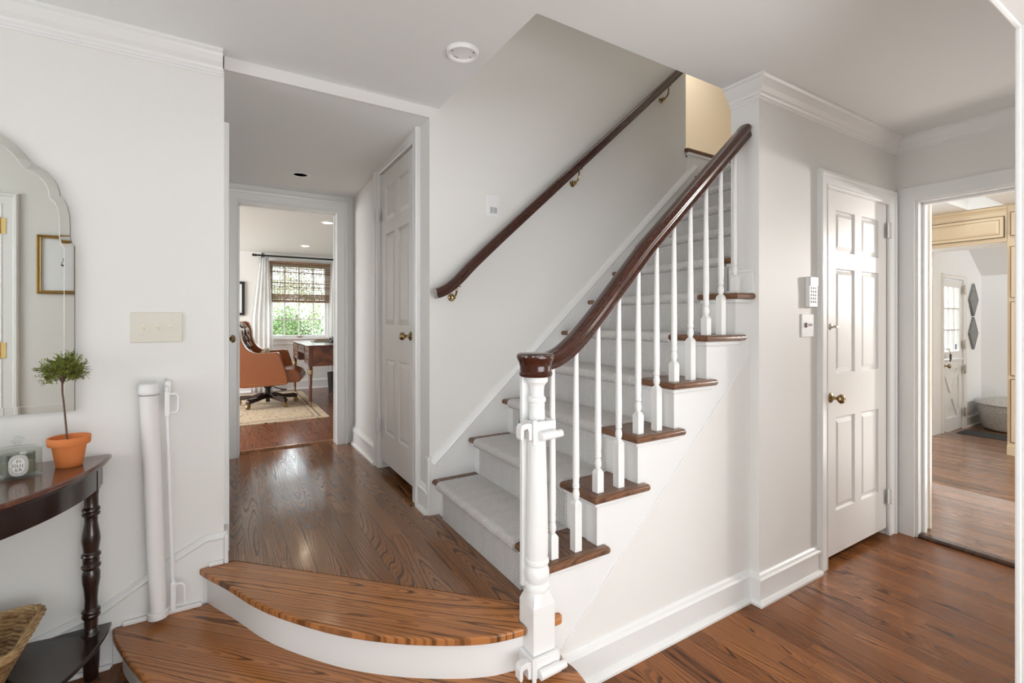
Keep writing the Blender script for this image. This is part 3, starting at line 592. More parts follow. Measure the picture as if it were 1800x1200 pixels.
# lamb's-tongue shoulder
sh = []; fs = []; seg = 24
for j, (zz, s) in enumerate([(.375, 0), (.39, .35), (.40, .62), (.41, .85), (.418, 1.0)]):
    for k in range(seg):
        a = 2*PI*k/seg+PI/4; ca, sa = math.cos(a), math.sin(a); q = h/max(abs(ca), abs(sa)); rr = q*(1-s)+.0395*s
        sh.append((NX+rr*ca, NY+rr*sa, zz+(0 if s else 0)))
for j in range(4):
    for k in range(seg): fs.append((j*seg+k, j*seg+(k+1) % seg, (j+1)*seg+(k+1) % seg, (j+1)*seg+k))
nb.add(sh, fs, True)
nprof = [(.0395, .416), (.043, .420), (.043, .432), (.036, .438), (.033, .441), (.037, .446), (.041, .458), (.0425, .470), (.041, .483), (.036, .494), (.031, .498), (.034, .501), (.040, .504), (.0415, .510), (.040, .517), (.036, .520), (.0375, .535), (.038, .60), (.036, .70), (.0325, .83), (.029, .95), (.0255, 1.035), (.0265, 1.042), (.024, 1.046), (.029, 1.050), (.0305, 1.058), (.029, 1.066), (.0235, 1.070), (.023, 1.085), (.025, 1.103), (.030, 1.112), (.036, 1.118), (.037, 1.128), (.035, 1.139), (0, 1.139)]
nb.lathe(nprof, (NX, NY, 0), 32)
npost = nb.make('newel_post', M_post, bl, bevel=.0015)
MB().box((NX-.043, NY+.026, .42), (NX+.030, NY+.043, 1.135)).make('mounting_strip', M_post, npost, bevel=.002)
MB().lathe([(0, 1.137), (.052, 1.137), (.056, 1.141), (.0575, 1.147), (.055, 1.152), (.053, 1.154), (.054, 1.158), (.0545, 1.172), (.058, 1.186), (.063, 1.196), (.0655, 1.203), (.0645, 1.210), (.058, 1.215), (.03, 1.217), (0, 1.217)], (NX-.006, NY, 0), 40).make('newel_cap', M_mahog, npost)
# handrail: moulded section swept up the slope
RP = [(0, .031), (.014, .0305), (.024, .027), (.030, .019), (.031, .010), (.028, .002), (.023, -.004), (.022, -.012), (.026, -.018), (.0275, -.024), (.025, -.029), (.018, -.031)]
RP = RP+[(-a, b) for a, b in RP[::-1]][:-1]
def rail_obj(name, pts, yc, mat, parent, yfun=None, sc=1.0, prof=RP):
    P = [Vector((p[0], p[1])) for p in pts]; vs = []; fs = []; m = len(prof)
    for i, p in enumerate(P):
        t_ = (P[min(i+1, len(P)-1)]-P[max(i-1, 0)]).normalized(); nn = Vector((-t_.y, t_.x))
        y = yc if yfun is None else yfun(i)
        for a, b in prof: q = p+nn*b*sc; vs.append((q.x, y-a*sc, q.y))
    for i in range(len(P)-1):
        for k in range(m): fs.append((i*m+k, i*m+(k+1) % m, (i+1)*m+(k+1) % m, (i+1)*m+k))
    fs += [tuple(range(m)), tuple((len(P)-1)*m+k for k in range(m))[::-1]]
    return MB().add(vs, fs, True).make(name, mat, parent)
def railz(x): return 1.842+.905*(x-1.704)
rp = spline([(.92, 1.183), (.96, 1.184), (1.0, 1.194), (1.05, 1.219), (1.115, 1.270), (1.18, 1.331), (1.26, 1.413), (1.36, 1.518), (1.46, railz(1.46))], 5)+[(1.7, railz(1.7)), (2.137, railz(2.137))]
rail_obj('handrail', rp, 1.352, M_mahog, bl)
def rbot(x): return railz(x)-.041
for k in range(1, 7):
    x, z = T(k)
    for j in range(2):
        bx = x+.057+.106*j
        if bx > 2.10: continue
        by = 1.356; bh = .083+.0965*j; q = .0155
        b = MB().box((bx-q, by-q, z), (bx+q, by+q, z+bh-.008))
        b.add([(bx-q, by-q, z+bh-.008), (bx+q, by-q, z+bh-.008), (bx+q, by+q, z+bh-.008), (bx-q, by+q, z+bh-.008), (bx-.009, by-.009, z+bh+.004), (bx+.009, by-.009, z+bh+.004), (bx+.009, by+.009, z+bh+.004), (bx-.009, by+.009, z+bh+.004)],
              [(0, 1, 5, 4), (1, 2, 6, 5), (2, 3, 7, 6), (3, 0, 4, 7)])
        zt = rbot(bx) if not (k == 1 and j == 0) else 1.178; o = z+bh
        if bx < 1.08: zt = {0: 1.172, 1: 1.255}[j] if k == 1 else zt
        b.lathe([(.008, o), (.0095, o+.004), (.0095, o+.008), (.012, o+.014), (.0135, o+.026), (.0115, o+.038), (.0095, o+.046), (.0125, o+.049), (.0125, o+.053), (.0115, o+.055), (.0125, o+.058), (.0125, o+.061), (.0110, o+.066), (.0125, o+.09), (.0125, o+.14), (.0085, zt-.02), (.0080, zt+.006)], (bx, by, 0), 16)
        b.make('baluster', M_post, bl, bevel=.001)
# ---------------------------------------------------------------- wall handrail with brackets
wr = thing('wall_handrail', 'dark mahogany handrail on brass brackets along the stair wall', 'handrail', (1.0, WY, 1.46))
def wz(x): return 1.738+.893*(x-1.268)
wp = spline([(.935, 1.463), (.965, 1.472), (1.01, 1.497), (1.07, 1.548), (1.15, wz(1.15)-.004), (1.3, wz(1.3))], 5)+[(2.0, wz(2.0)), (2.93, wz(2.93))]
rail_obj('rail', wp, WY-.068, M_mahog, wr, sc=.86)
for bx, bz in ((1.055, 1.448), (1.885, 2.186), (2.70, 2.91)):
    b = MB().lathe([(0, 0), (.021, 0), (.021, .004), (.016, .008), (.014, .012), (0, .014)], (bx, WY, bz), 20, (0, -1, 0))
    b.lathe([(.0, .012), (.010, .014), (.014, .022), (.012, .032), (0, .036)], (bx, WY, bz), 14, (0, -1, 0))
    zt = wz(bx)-.024 if bx > 1.1 else 1.505
    b.tube(spline([(bx, WY-.02, bz), (bx, WY-.050, bz+.006), (bx, WY-.068, bz+.03), (bx, WY-.068, zt)], 4), .0055, 8)
    b.box((bx-.02, WY-.078, zt-.004), (bx+.02, WY-.058, zt+.002))
    b.make('bracket', M_brass, wr)

# ---------------------------------------------------------------- doors
def panel_leaf(w, hh, t, us, vs, panels, xf, depth=.012):
    m = MB(xf)
    for i in range(len(us)-1):
        for j in range(len(vs)-1):
            u0, u1, v0, v1 = us[i], us[i+1], vs[j], vs[j+1]
            if (i, j) in panels:
                m.box((u0, depth, v0), (u1, t, v1))
                b = .006; g = .022; g2 = .034
                # sloped sticking
                m.add([(u0, 0, v0), (u1, 0, v0), (u1, 0, v1), (u0, 0, v1), (u0+b, depth, v0+b), (u1-b, depth, v0+b), (u1-b, depth, v1-b), (u0+b, depth, v1-b)],
                      [(0, 1, 5, 4), (1, 2, 6, 5), (2, 3, 7, 6), (3, 0, 4, 7)])
                m.add([(u0+g-.012, depth, v0+g-.012), (u1-g+.012, depth, v0+g-.012), (u1-g+.012, depth, v1-g+.012), (u0+g-.012, depth, v1-g+.012),
                       (u0+g2, .004, v0+g2), (u1-g2, .004, v0+g2), (u1-g2, .004, v1-g2), (u0+g2, .004, v1-g2)],
                      [(0, 1, 5, 4), (1, 2, 6, 5), (2, 3, 7, 6), (3, 0, 4, 7), (4, 5, 6, 7)])
            else: m.box((u0, 0, v0), (u1, t, v1))
    return m
def knob(parent, c, ax, mat, r=.026, name='door_knob', stem=.032):
    b = MB().lathe([(0, 0), (.027, 0), (.027, .003), (.023, .007), (.012, .010), (.009, .014), (.008, stem), (.012, stem+.004), (.020, stem+.008), (r, stem+.018), (r-.003, stem+.028), (r*.6, stem+.035), (0, stem+.037)], c, 24, ax)
    return b.make(name, mat, parent)
def hinge(parent, c, u, n, mat, hh=.09, name='hinge'):
    """barrel plus two leaves; u = along the wall, n = out of it"""
    u = Vector(u); n = Vector(n); c = Vector(c)
    b = MB().lathe([(0, -hh/2-.006), (.004, -hh/2-.003), (.0065, -hh/2), (.0065, hh/2), (.004, hh/2+.003), (0, hh/2+.006)], tuple(c+n*.008), 10)
    for s in (-1, 1):
        p = [c+u*s*.003+n*.001, c+u*s*.03+n*.001, c+u*s*.03+n*.004, c+u*s*.003+n*.004]
        b.add([tuple(q+Vector((0, 0, -hh/2))) for q in p]+[tuple(q+Vector((0, 0, hh/2))) for q in p], [(0, 1, 2, 3), (7, 6, 5, 4), (0, 4, 5, 1), (1, 5, 6, 2), (2, 6, 7, 3), (3, 7, 4, 0)])
    return b.make(name, mat, parent)
def sixpanel(x): return x
# closet door under the stairs (right): opening X 2.752-3.50, front face at RY+.004
D1 = (2.756, 3.496, .045, 2.034)
dw = D1[1]-D1[0]; dh = D1[3]-D1[2]
us = [0, .115, .335, .415, .635, dw]
vs = [0, .235, .745, .985, 1.565, 1.655, 1.885, dh]
pan = {(1, 1), (3, 1), (1, 3), (3, 3), (1, 5), (3, 5)}
door1 = panel_leaf(dw, dh, .035, us, vs, pan, lambda p: (D1[0]+p[0], RY+.004+p[1], D1[2]+p[2])).make('door_1', M_door)
st(door1, 'white six-panel closet door with brass knob under the stairs', 'door')
knob(door1, (2.815, RY+.004, .905), (0, -1, 0), M_brass)
b = MB().lathe([(0, 0), (.017, 0), (.017, .004), (.012, .007), (0, .008)], (2.815, RY+.004, 1.290), 18, (0, -1, 0))
b.box((2.812, RY-.022, 1.284), (2.818, RY-.002, 1.296)).box((2.806, RY-.030, 1.283), (2.836, RY-.020, 1.297)); b.make('thumb_turn', M_nickel, door1, bevel=.002)
for z in (1.875, .245): hinge(door1, (3.499, RY-.012, z), (1, 0, 0), (0, -1, 0), M_trim)
# hall closet door (faces -X)
D2 = (2.590, 3.280, .365, 2.322); dw = D2[1]-D2[0]; dh = D2[3]-D2[2]
us = [0, .105, .305, .385, .585, dw]; vs = [0, .20, .70, .93, 1.535, 1.62, 1.85, dh]
door2 = panel_leaf(dw, dh, .035, us, vs, pan, lambda p: (.934+p[1], D2[0]+p[0], D2[2]+p[2])).make('door_2', M_door)
st(door2, 'narrow white six-panel door on the right side of the hall', 'door')
knob(door2, (.934, 2.665, 1.232), (-1, 0, 0), M_brass, r=.024)
for z in (2.05, .60): hinge(door2, (.918, 3.283, z), (0, 1, 0), (-1, 0, 0), M_trim)
# door in the hall's left wall, seen edge-on
door3 = panel_leaf(1.17, 1.81, .035, [0, .12, .545, .625, 1.05, 1.17], [0, .2, .7, .9, 1.68, 1.81][:6], {(1, 1), (3, 1), (1, 3), (3, 3)}, lambda p: (.0055+.003*0+(.0 if p[1] > 0 else 0)+(.008-p[1]*.2), 2.545+p[0], HZ0+.005+p[2]), depth=.006).make('door_3', M_door)
st(door3, 'door on the left side of the hall showing only its brass knob', 'door')
knob(door3, (.0135, 3.66, 1.20), (1, 0, 0), M_brass, r=.027, stem=.022)
# front door reflected in the mirror
D4 = (-2.095, -1.225, .01, 2.055); dw = D4[1]-D4[0]; dh = D4[3]-D4[2]
us = [0, .12, .395, .475, .75, dw]; vs = [0, .235, .745, .985, 1.565, 1.655, 1.9, dh]
door4 = panel_leaf(dw, dh, .035, us, vs, pan, lambda p: (D4[0]+p[0], .372-p[1], D4[2]+p[2])).make('door_4', M_door)
st(door4, 'white panelled door with brass hinges, reflected in the mirror', 'door')
for z in (1.93, 1.13, .3): hinge(door4, (-1.222, .39, z), (1, 0, 0), (0, 1, 0), M_brassp, .1)
knob(door4, (-2.03, .372, .95), (0, 1, 0), M_brassp)

# ---------------------------------------------------------------- windows (out of view ones light the rooms)
def window(name, fn, w_, h_, cols, rows, depth=.1, meet=True, fw=.035):
    """fn(u, d, v): u across, d outwards, v up"""
    f = MB(lambda p: fn(*p))
    f.box((0, 0, 0), (fw, depth, h_)).box((w_-fw, 0, 0), (w_, depth, h_)).box((fw, 0, 0), (w_-fw, depth, fw)).box((fw, 0, h_-fw), (w_-fw, depth, h_))
    if meet: f.box((fw, .03, h_/2-.018), (w_-fw, .07, h_/2+.018))
    for i in range(1, cols): f.box((w_*i/cols-.008, .04, fw), (w_*i/cols+.008, .058, h_-fw))
    for j in range(1, rows): f.box((fw, .042, h_*j/rows-.008), (w_-fw, .056, h_*j/rows+.008)) if not (meet and j*2 == rows) else None
    o = f.make(name, M_trim); st(o)
    g = MB(lambda p: fn(*p)).box((fw, .048, fw), (w_-fw, .051, h_-fw)); g.make('pane', M_pane, o)
    return o
wo = window('window_1', lambda u, d, v: (.575+u, 7.6+d, 1.06+v), .775, 1.07, 4, 4)
MB().sweep([(.575, 1.06), (.575, 2.13), (1.35, 2.13), (1.35, 1.06)], CASE, lambda u, v, b: (u, 7.6-b, v)).make('window_casing', M_trim, wo)
MB().box((.46, 7.545, 1.035), (1.46, 7.61, 1.06)).box((.48, 7.58, .965), (1.44, 7.6, 1.035)).make('window_sill', M_trim, wo, bevel=.004)
MB().box((.93, 7.575, 1.063), (1.0, 7.6, 1.080)).lathe([(.012, 0), (.012, .02), (0, .022)], (.965, 7.59, 1.078), 12).make('sash_lock', M_nickel, wo)
window('window_2', lambda u, d, v: (-2.6-d, .9+u, .45+v), 1.1, 1.95, 3, 6)
window('window_3', lambda u, d, v: (-2.2+u, -4-d, .8+v), 1.8, 1.7, 4, 4)
window('window_4', lambda u, d, v: (.4+u, -4-d, .8+v), 1.8, 1.7, 4, 4)
window('window_5', lambda u, d, v: (-2.6-d, 5.2+u, .7+v), 1.9, 1.5, 4, 4)  # unseen window made up to go with the office side fill
window('window_7', lambda u, d, v: (-3.2-d, -2.8+u, .7+v), 1.8, 1.7, 4, 4)  # unseen window made up to go with the west living-room fill
window('window_6', lambda u, d, v: (4.0+u, -2.6-d, .9+v), 1.8, 1.4, 3, 2)

# ---------------------------------------------------------------- wall fittings
t_ = thing('switch_plate', 'ivory three-gang toggle switch plate on the left wall', 'light switch', (-.226, WY, 1.298))
MB().box((-.310, WY-.006, 1.238), (-.141, WY-.0005, 1.358)).make('plate', M_ivory, t_, bevel=.003)
for i, u in enumerate((-.269, -.2255, -.182)):
    MB().box((u-.005, WY-.0075, 1.287), (u+.005, WY-.0055, 1.307)).add([(u-.0035, WY-.0075, 1.290), (u+.0035, WY-.0075, 1.290), (u+.0035, WY-.0075, 1.302), (u-.0035, WY-.0075, 1.302), (u-.003, WY-.016, 1.287), (u+.003, WY-.016, 1.287), (u+.003, WY-.015, 1.293), (u-.003, WY-.015, 1.293)], [(0, 1, 5, 4), (1, 2, 6, 5), (2, 3, 7, 6), (3, 0, 4, 7), (4, 5, 6, 7)]).make('toggle', M_ivory2, t_)
    for z in (1.327, 1.268): MB().lathe([(.003, 0), (.003, .0012), (0, .0015)], (u, WY-.006, z), 10, (0, -1, 0)).make('screw', M_ivory, t_)
t_ = thing('stair_switch', 'white control plate with two small grey buttons on the stair wall', 'light switch', (1.307, WY, 1.973))
MB().box((1.262, WY-.007, 1.912), (1.353, WY-.0005, 2.036)).make('plate', M_white_pl, t_, bevel=.002)
MB().box((1.280, WY-.011, 1.925), (1.341, WY-.006, 2.024)).make('insert', M_white_pl, t_, bevel=.0015)
for u in (1.289, 1.3125): MB().box((u, WY-.013, 1.931), (u+.0205, WY-.0105, 1.965)).make('button', M_frost, t_, bevel=.001)
t_ = thing('hall_switch', 'narrow ivory rocker switch plate beside the narrow hall closet door', 'light switch', (.93, 3.385, 1.50))
MB().box((.924, 3.345, 1.44), (.9295, 3.425, 1.56)).make('plate', M_ivory, t_, bevel=.002)
MB().box((.915, 3.378, 1.485), (.925, 3.392, 1.51)).make('toggle', M_brass, t_)
t_ = thing('alarm_keypad', 'white alarm keypad with dark display mounted beside the closet door', 'keypad', (2.587, RY, 1.47))
MB().box((2.545, RY-.022, 1.392), (2.628, RY-.0005, 1.548)).make('housing', M_white_pl, t_, bevel=.004)
MB().box((2.549, RY-.0245, 1.500), (2.626, RY-.0205, 1.546)).make('display', M_screen, t_, bevel=.001)
kb = MB()
for i in range(3):
    for j in range(5): kb.lathe([(.0062, 0), (.0062, .0015), (.0045, .0022), (0, .0022)], (2.566+.0205*i, RY-.0218, 1.490-.0175*j), 10, (0, -1, 0), sx=1.15)
kb.make('key_buttons', M_frost, t_)
t_ = thing('switch_plate', 'white two-gang plate with dark red switch below the keypad', 'light switch', (2.575, RY, 1.30))
MB().box((2.505, RY-.006, 1.240), (2.620, RY-.0005, 1.356)).make('plate', M_white_pl, t_, bevel=.002)
MB().box((2.535, RY-.012, 1.288), (2.547, RY-.0055, 1.312)).make('rocker', M_red, t_, bevel=.002)
MB().lathe([(.007, 0), (.007, .006), (.004, .012), (0, .013)], (2.585, RY-.006, 1.302), 12, (0, -1, 0)).make('toggle', M_white_pl, t_)
# ceiling fittings
t_ = thing('fixture_mount', 'round white detector mounting plate on the ceiling by the stairwell', 'detector base', (.856, 1.80, CE))
MB().lathe([(.052, -.004), (.056, -.014), (.062, -.016), (.067, -.010), (.068, 0), (0, 0)][::-1], (.856, 1.80, CE), 48).make('ring', M_white_pl, t_)
p = MB().lathe([(.054, -.003), (0, -.003)], (.856, 1.80, CE), 40)
p.make('base', M_white_pl, t_)
dk = MB()
for a in (20, 95, 110, 170, 250, 265, 330): dk.box((.856+.046*math.cos(math.radians(a))-.004, 1.80+.046*math.sin(math.radians(a))-.0015, CE-.005), (.856+.046*math.cos(math.radians(a))+.004, 1.80+.046*math.sin(math.radians(a))+.0015, CE-.003))
dk.make('slots', M_dark, t_)
def hcz(y): return HC0+(HC1-HC0)*(y-WY)/(OY-WY)
def downlight(x, y, z, label, on, grp=None):
    t_ = thing('recessed_light', label, 'ceiling light', (x, y, z), grp)
    MB().lathe([(.044, -.001), (.048, -.006), (.062, -.005), (.066, 0), (.044, 0)], (x, y, z), 32).make('trim_ring', M_white_pl, t_)
    MB().lathe([(.046, -.0015), (0, -.0015)], (x, y, z), 28).make('bulb' if on else 'baffle', M_lamp_on if on else M_dark, t_)
downlight(.467, 3.64, hcz(3.64)-.0005, 'unlit recessed ceiling light with black baffle above the hall', False)
downlight(.878, 4.915, 2.28, 'lit recessed ceiling light nearer the office doorway', True, 'lit ceiling lights in the office')
downlight(.911, 6.627, 2.28, 'lit recessed ceiling light near the office window', True, 'lit ceiling lights in the office')

# ---------------------------------------------------------------- mirror on the left wall
mx0 = -.868
half = [(-.471, .991), (-.471, 1.602), (-.479, 1.612), (-.484, 1.635), (-.4835, 1.665), (-.485, 1.71), (-.491, 1.747), (-.500, 1.770), (-.511, 1.783), (-.513, 1.801), (-.518, 1.820), (-.527, 1.840), (-.547, 1.866), (-.565, 1.879), (-.584, 1.887), (-.593, 1.900), (-.608, 1.926), (-.627, 1.948), (-.665, 1.976), (-.71, 1.998), (-.76, 2.012), (-.82, 2.019)]
full = half+[(2*mx0-x, z) for x, z in half[::-1]]
ins = []
P_ = [Vector(p) for p in full]; n = len(P_)
for i in range(n):
    d0 = (P_[i]-P_[i-1]).normalized(); d1 = (P_[(i+1) % n]-P_[i]).normalized(); n0 = Vector((-d0.y, d0.x)); n1 = Vector((-d1.y, d1.x)); mm = n0+n1; mm = mm/max(mm.dot(n0), .6); q = P_[i]+mm*.028; ins.append((q.x, q.y))
t_ = thing('wall_mirror', 'tall arched mirror with scalloped frameless edge above the console table', 'mirror', (mx0, WY, .99))
MB().prism(ins, XZ, WY-.014, WY-.002).make('glass', M_mirror, t_, smooth=False)
m_ = MB(); nn_ = len(full)
m_.add([(x, WY-.0132, z) for x, z in full]+[(x, WY-.0142, z) for x, z in ins], [(i, (i+1) % nn_, nn_+(i+1) % nn_, nn_+i) for i in range(nn_)])
m_.make('bevel_border', M_mirror, t_, smooth=False)
M_medge = simple('dark_mirror_edge', (.16, .17, .165), .35)
MB().add([(x, WY-.0132, z) for x, z in full]+[(x, WY-.001, z) for x, z in full], [(i, (i+1) % nn_, nn_+(i+1) % nn_, nn_+i) for i in range(nn_)]).make('dark_edge', M_medge, t_, smooth=False)
e_ = MB().tube([(x, WY-.0147, z) for x, z in ins], .0009, 6, True); e_.make('bevel_glint', M_white_pl, t_)  # white thread put in as the bright glint along the mirror bevel
# framed botanical print on the wall behind, seen in the mirror
t_ = thing('framed_print', 'gilt framed botanical print reflected in the arched mirror', 'picture', (-.86, .378, 1.695))
px0, px1, pz0, pz1 = -1.05, -.70, 1.50, 1.89
MB().sweep([(px0, pz0), (px1, pz0), (px1, pz1), (px0, pz1)], [(0, 0), (0, .018), (.006, .022), (.014, .014), (.022, .016), (.022, 0)], lambda u, v, b: (u, .379+b, v), True).make('frame', M_gold, t_)
MB().box((px0+.02, .380, pz0+.02), (px1-.02, .384, pz1-.02)).make('mat_board', M_paper, t_)
lf = MB(); rnd = random.Random(3)
for i in range(120):
    a = rnd.uniform(-1.5, 1.5); r = rnd.uniform(.01, .10); cx = -.86+.8*r*math.sin(a)*(1 if rnd.random() > .02 else 1); cz = 1.69+r*math.cos(a)*.95-.01*rnd.random(); th = rnd.uniform(0, PI); l = .008; w2 = .004
    c1, s1_ = math.cos(th), math.sin(th)
    lf.add([(cx+l*c1, .3845, cz+l*s1_), (cx-w2*s1_, .3845, cz+w2*c1), (cx-l*c1, .3845, cz-l*s1_), (cx+w2*s1_, .3845, cz-w2*c1)], [(0, 1, 2, 3)])
lf.tube([(-.86, .3846, 1.60), (-.855, .3846, 1.70), (-.86, .3846, 1.77)], .0015, 5)
lf.box((-.90, .3842, 1.575), (-.83, .3846, 1.577)).make('botanical_drawing', M_sepia, t_)

# ---------------------------------------------------------------- console table
tc0 = (-.868, WY-.012)
def demi(a, b, x0=tc0[0], y0=tc0[1], n=40): return [(x0+a*math.cos(PI*i/n), y0-b*math.sin(PI*i/n)) for i in range(n+1)]
t_ = thing('console_table', 'dark demilune console table against the left wall under the mirror', 'console table', (tc0[0], tc0[1], 0))
MB().prism(demi(.505, .66), XY, .798, .815).make('table_top', M_tabletop, t_, bevel=.006, seg=3, smooth=True)
MB().prism(demi(.495, .65), XY, .788, .798).prism(demi(.478, .63), XY, .705, .789).make('apron', M_ebony, t_, bevel=.002, smooth=True)
MB().prism(demi(.505, .60), XY, .158, .174).make('shelf', M_ebony, t_, bevel=.004, smooth=True)
legp = [(.0, .002), (.014, .002), (.021, .012), (.024, .06), (.026, .12), (.024, .157), (.030, .160), (.031, .166), (.027, .178), (.021, .186), (.019, .20), (.021, .232), (.026, .236), (.028, .243), (.025, .250), (.028, .257), (.026, .264), (.020, .270), (.0185, .30), (.0215, .34), (.026, .37), (.0265, .395), (.022, .412), (.028, .418), (.029, .426), (.024, .432), (.025, .445), (.024, .455), (.029, .460), (.028, .468), (.022, .475), (.025, .50), (.0275, .52), (.025, .545), (.019, .585), (.0195, .605), (.026, .610), (.027, .617), (.023, .622), (.027, .628), (.026, .635), (.021, .642), (.021, .68), (.024, .705)]
for lx, ly in ((-.415, 2.298), (2*tc0[0]+.415, 2.298), (-.868-.0, WY-.60)):
    l = MB().lathe(legp, (lx, ly, 0), 24); l.box((lx-.024, ly-.024, .700), (lx+.024, ly+.024, .790)); l.make('leg', M_ebony, t_, bevel=.001)
# ---------------------------------------------------------------- potted tree
t_ = thing('potted_tree', 'little topiary plant in a terracotta pot on the console table', 'potted plant', (-.462, 2.235, .815))
px, py, pz = -.462, 2.235, .8155
MB().lathe([(0, 0), (.034, 0), (.036, .003), (.047, .074), (.0555, .075), (.0575, .079), (.0590, .100), (.0575, .103), (.053, .103), (.051, .098), (.049, .088), (0, .088)], (px, py, pz), 40).make('pot', M_terra, t_)
MB().lathe([(.049, .086), (.02, .089), (0, .088)], (px, py, pz), 20).make('soil', M_soil, t_)
sp_ = spline([(px-.005, py, pz+.085), (px-.008, py, pz+.13), (px-.012, py, pz+.19), (px-.016, py, pz+.24), (px-.018, py, pz+.265), (px-.018, py, pz+.32)], 6)
MB().tube(sp_, .0028, 8).make('stem', M_stem, t_)
fc = Vector((px-.017, py, pz+.330)); fo = MB(); rnd = random.Random(11)
tw = MB()
def leaf(m, p, d, up, l, w_):
    d = d.normalized(); s = d.cross(up); s = s.normalized() if s.length > 1e-4 else d.orthogonal().normalized(); nrm = s.cross(d)
    m.add([tuple(p), tuple(p+d*l*.5+s*w_+nrm*w_*.4), tuple(p+d*l), tuple(p+d*l*.5-s*w_+nrm*w_*.4)], [(0, 1, 2), (0, 2, 3)])
for i in range(260):
    z = rnd.uniform(-.55, 1); a = rnd.uniform(0, 2*PI); r = math.sqrt(max(0, 1-z*z)); d = Vector((r*math.cos(a), r*math.sin(a), z))
    L_ = rnd.uniform(.62, 1.12)
    e = fc+Vector((d.x*.068, d.y*.068, d.z*.060))*L_; mid = fc+Vector((d.x*.03, d.y*.03, d.z*.03-.012))
    mid = fc+Vector((d.x*.028+rnd.uniform(-.015, .015), d.y*.028+rnd.uniform(-.015, .015), d.z*.03+rnd.uniform(-.02, .012))); tw.tube([mid, mid.lerp(e, .5)+Vector((rnd.uniform(-.004, .004), rnd.uniform(-.004, .004), .003)), e], .0005, 4)
    if i % 12 == 0: tw.tube([fc+Vector((0, 0, -.045)), fc+Vector((d.x*.01, d.y*.01, -.02)), mid], .0009, 5)
    for k in range(9):
        q = mid.lerp(e, k/8.); dd = (d+Vector((rnd.uniform(-1, 1), rnd.uniform(-1, 1), rnd.uniform(-.4, 1))).normalized()*.9)
        leaf(fo, q, dd, Vector((rnd.uniform(-.4, .4), rnd.uniform(-.4, .4), 1)), rnd.uniform(.007, .012), .0019)
        leaf(fo, q, dd-d*.4+Vector((rnd.uniform(-1, 1), rnd.uniform(-1, 1), .3)), Vector((0, 0, 1)), rnd.uniform(.006, .010), .0018)
fo.make('foliage', M_leaf, t_, smooth=False); tw.make('twigs', M_stem, t_)
# ---------------------------------------------------------------- candle
cx, cy, cz = -.572, 2.160, .8155
t_ = thing('scented_candle', 'oval glass candle jar with knobbed lid and white oval label', 'candle', (cx, cy, .815))
th = math.atan2(-cy, -cx)  # faces the room
q = MB(lambda p: (cx+p[0]*.8-p[1]*.6*0, cy+p[1], cz+p[2]))
rx, ry = .060, .042
q.lathe([(1.0, 0), (1.0, .092), (.955, .092), (.955, .006), (0, .006)], (0, 0, 0), 48, sx=rx, sy=ry) if False else None
ve = MB().lathe([(0, 0), (.055, 0), (.058, .003), (.0585, .088), (.0565, .088), (.056, .006), (0, .005)], (cx, cy, cz), 48, sy=.72)
ve.make('outer_jar', M_thin, t_)
ld = MB().lathe([(0, .0895), (.0575, .0895), (.0600, .091), (.0595, .094), (.045, .099), (.02, .103), (.006, .105), (.006, .109), (.012, .112), (.0155, .119), (.0150, .127), (.010, .133), (0, .135)], (cx, cy, cz), 48, sy=.72)
ld.make('lid', M_thin, t_)
MB().lathe([(0, .006), (.041, .006), (.042, .010), (.0425, .078), (.0405, .078), (.0400, .014), (0, .012)], (cx, cy, cz), 40, sy=.72).make('inner_jar', M_thin, t_)
MB().lathe([(0, .0125), (.0395, .0145), (.0395, .050), (0, .050)], (cx, cy, cz), 32, sy=.72).make('wax', M_wax, t_)
# label wraps the front of the outer jar
def lab(u, v, off=0.0):
    R_ = .0592+off; a = -PI/2+.22+u/R_*1.05
    return (cx+R_*math.cos(a), cy+R_*.72*math.sin(a), cz+.046+v)
def oval(a, b, n=40, pw=2.6):
    o = []
    for i in range(n):
        t = 2*PI*i/n; c, s = math.cos(t), math.sin(t); o.append((a*abs(c)**(2/pw)*(1 if c > 0 else -1), b*abs(s)**(2/pw)*(1 if s > 0 else -1)))
    return o
def patch(a, b, off, m, rings=5):
    vs = [lab(0, 0, off)]; fs = []; n = 40
    for r in range(1, rings+1): vs += [lab(x*r/rings, y*r/rings, off) for x, y in oval(a, b)]
    fs += [(0, 1+i, 1+(i+1) % n) for i in range(n)]
    for r in range(rings-1): fs += [(1+r*n+i, 1+r*n+(i+1) % n, 1+(r+1)*n+(i+1) % n, 1+(r+1)*n+i) for i in range(n)]
    m.add(vs, fs)
pm = MB(); patch(.0225, .034, .0002, pm); pm.make('label', M_label, t_, smooth=True)
im = MB()
for a, b in ((.0205, .0315), (.0152, .0250)):
    im.tube([lab(x, y, .0006) for x, y in oval(a, b)], .0005, 4, True)
for i in range(46):
    tt = 2*PI*i/46; c, s = math.cos(tt), math.sin(tt)
    u, v = .0178*abs(c)**.77*(1 if c > 0 else -1), .0282*abs(s)**.77*(1 if s > 0 else -1)
    if i % 8 == 7: continue
    im.add([lab(u-.0006, v-.0010, .0007), lab(u+.0006, v-.0010, .0007), lab(u+.0006, v+.0010, .0007), lab(u-.0006, v+.0010, .0007)], [(0, 1, 2, 3)])
im.make('label_border', M_ink, t_)
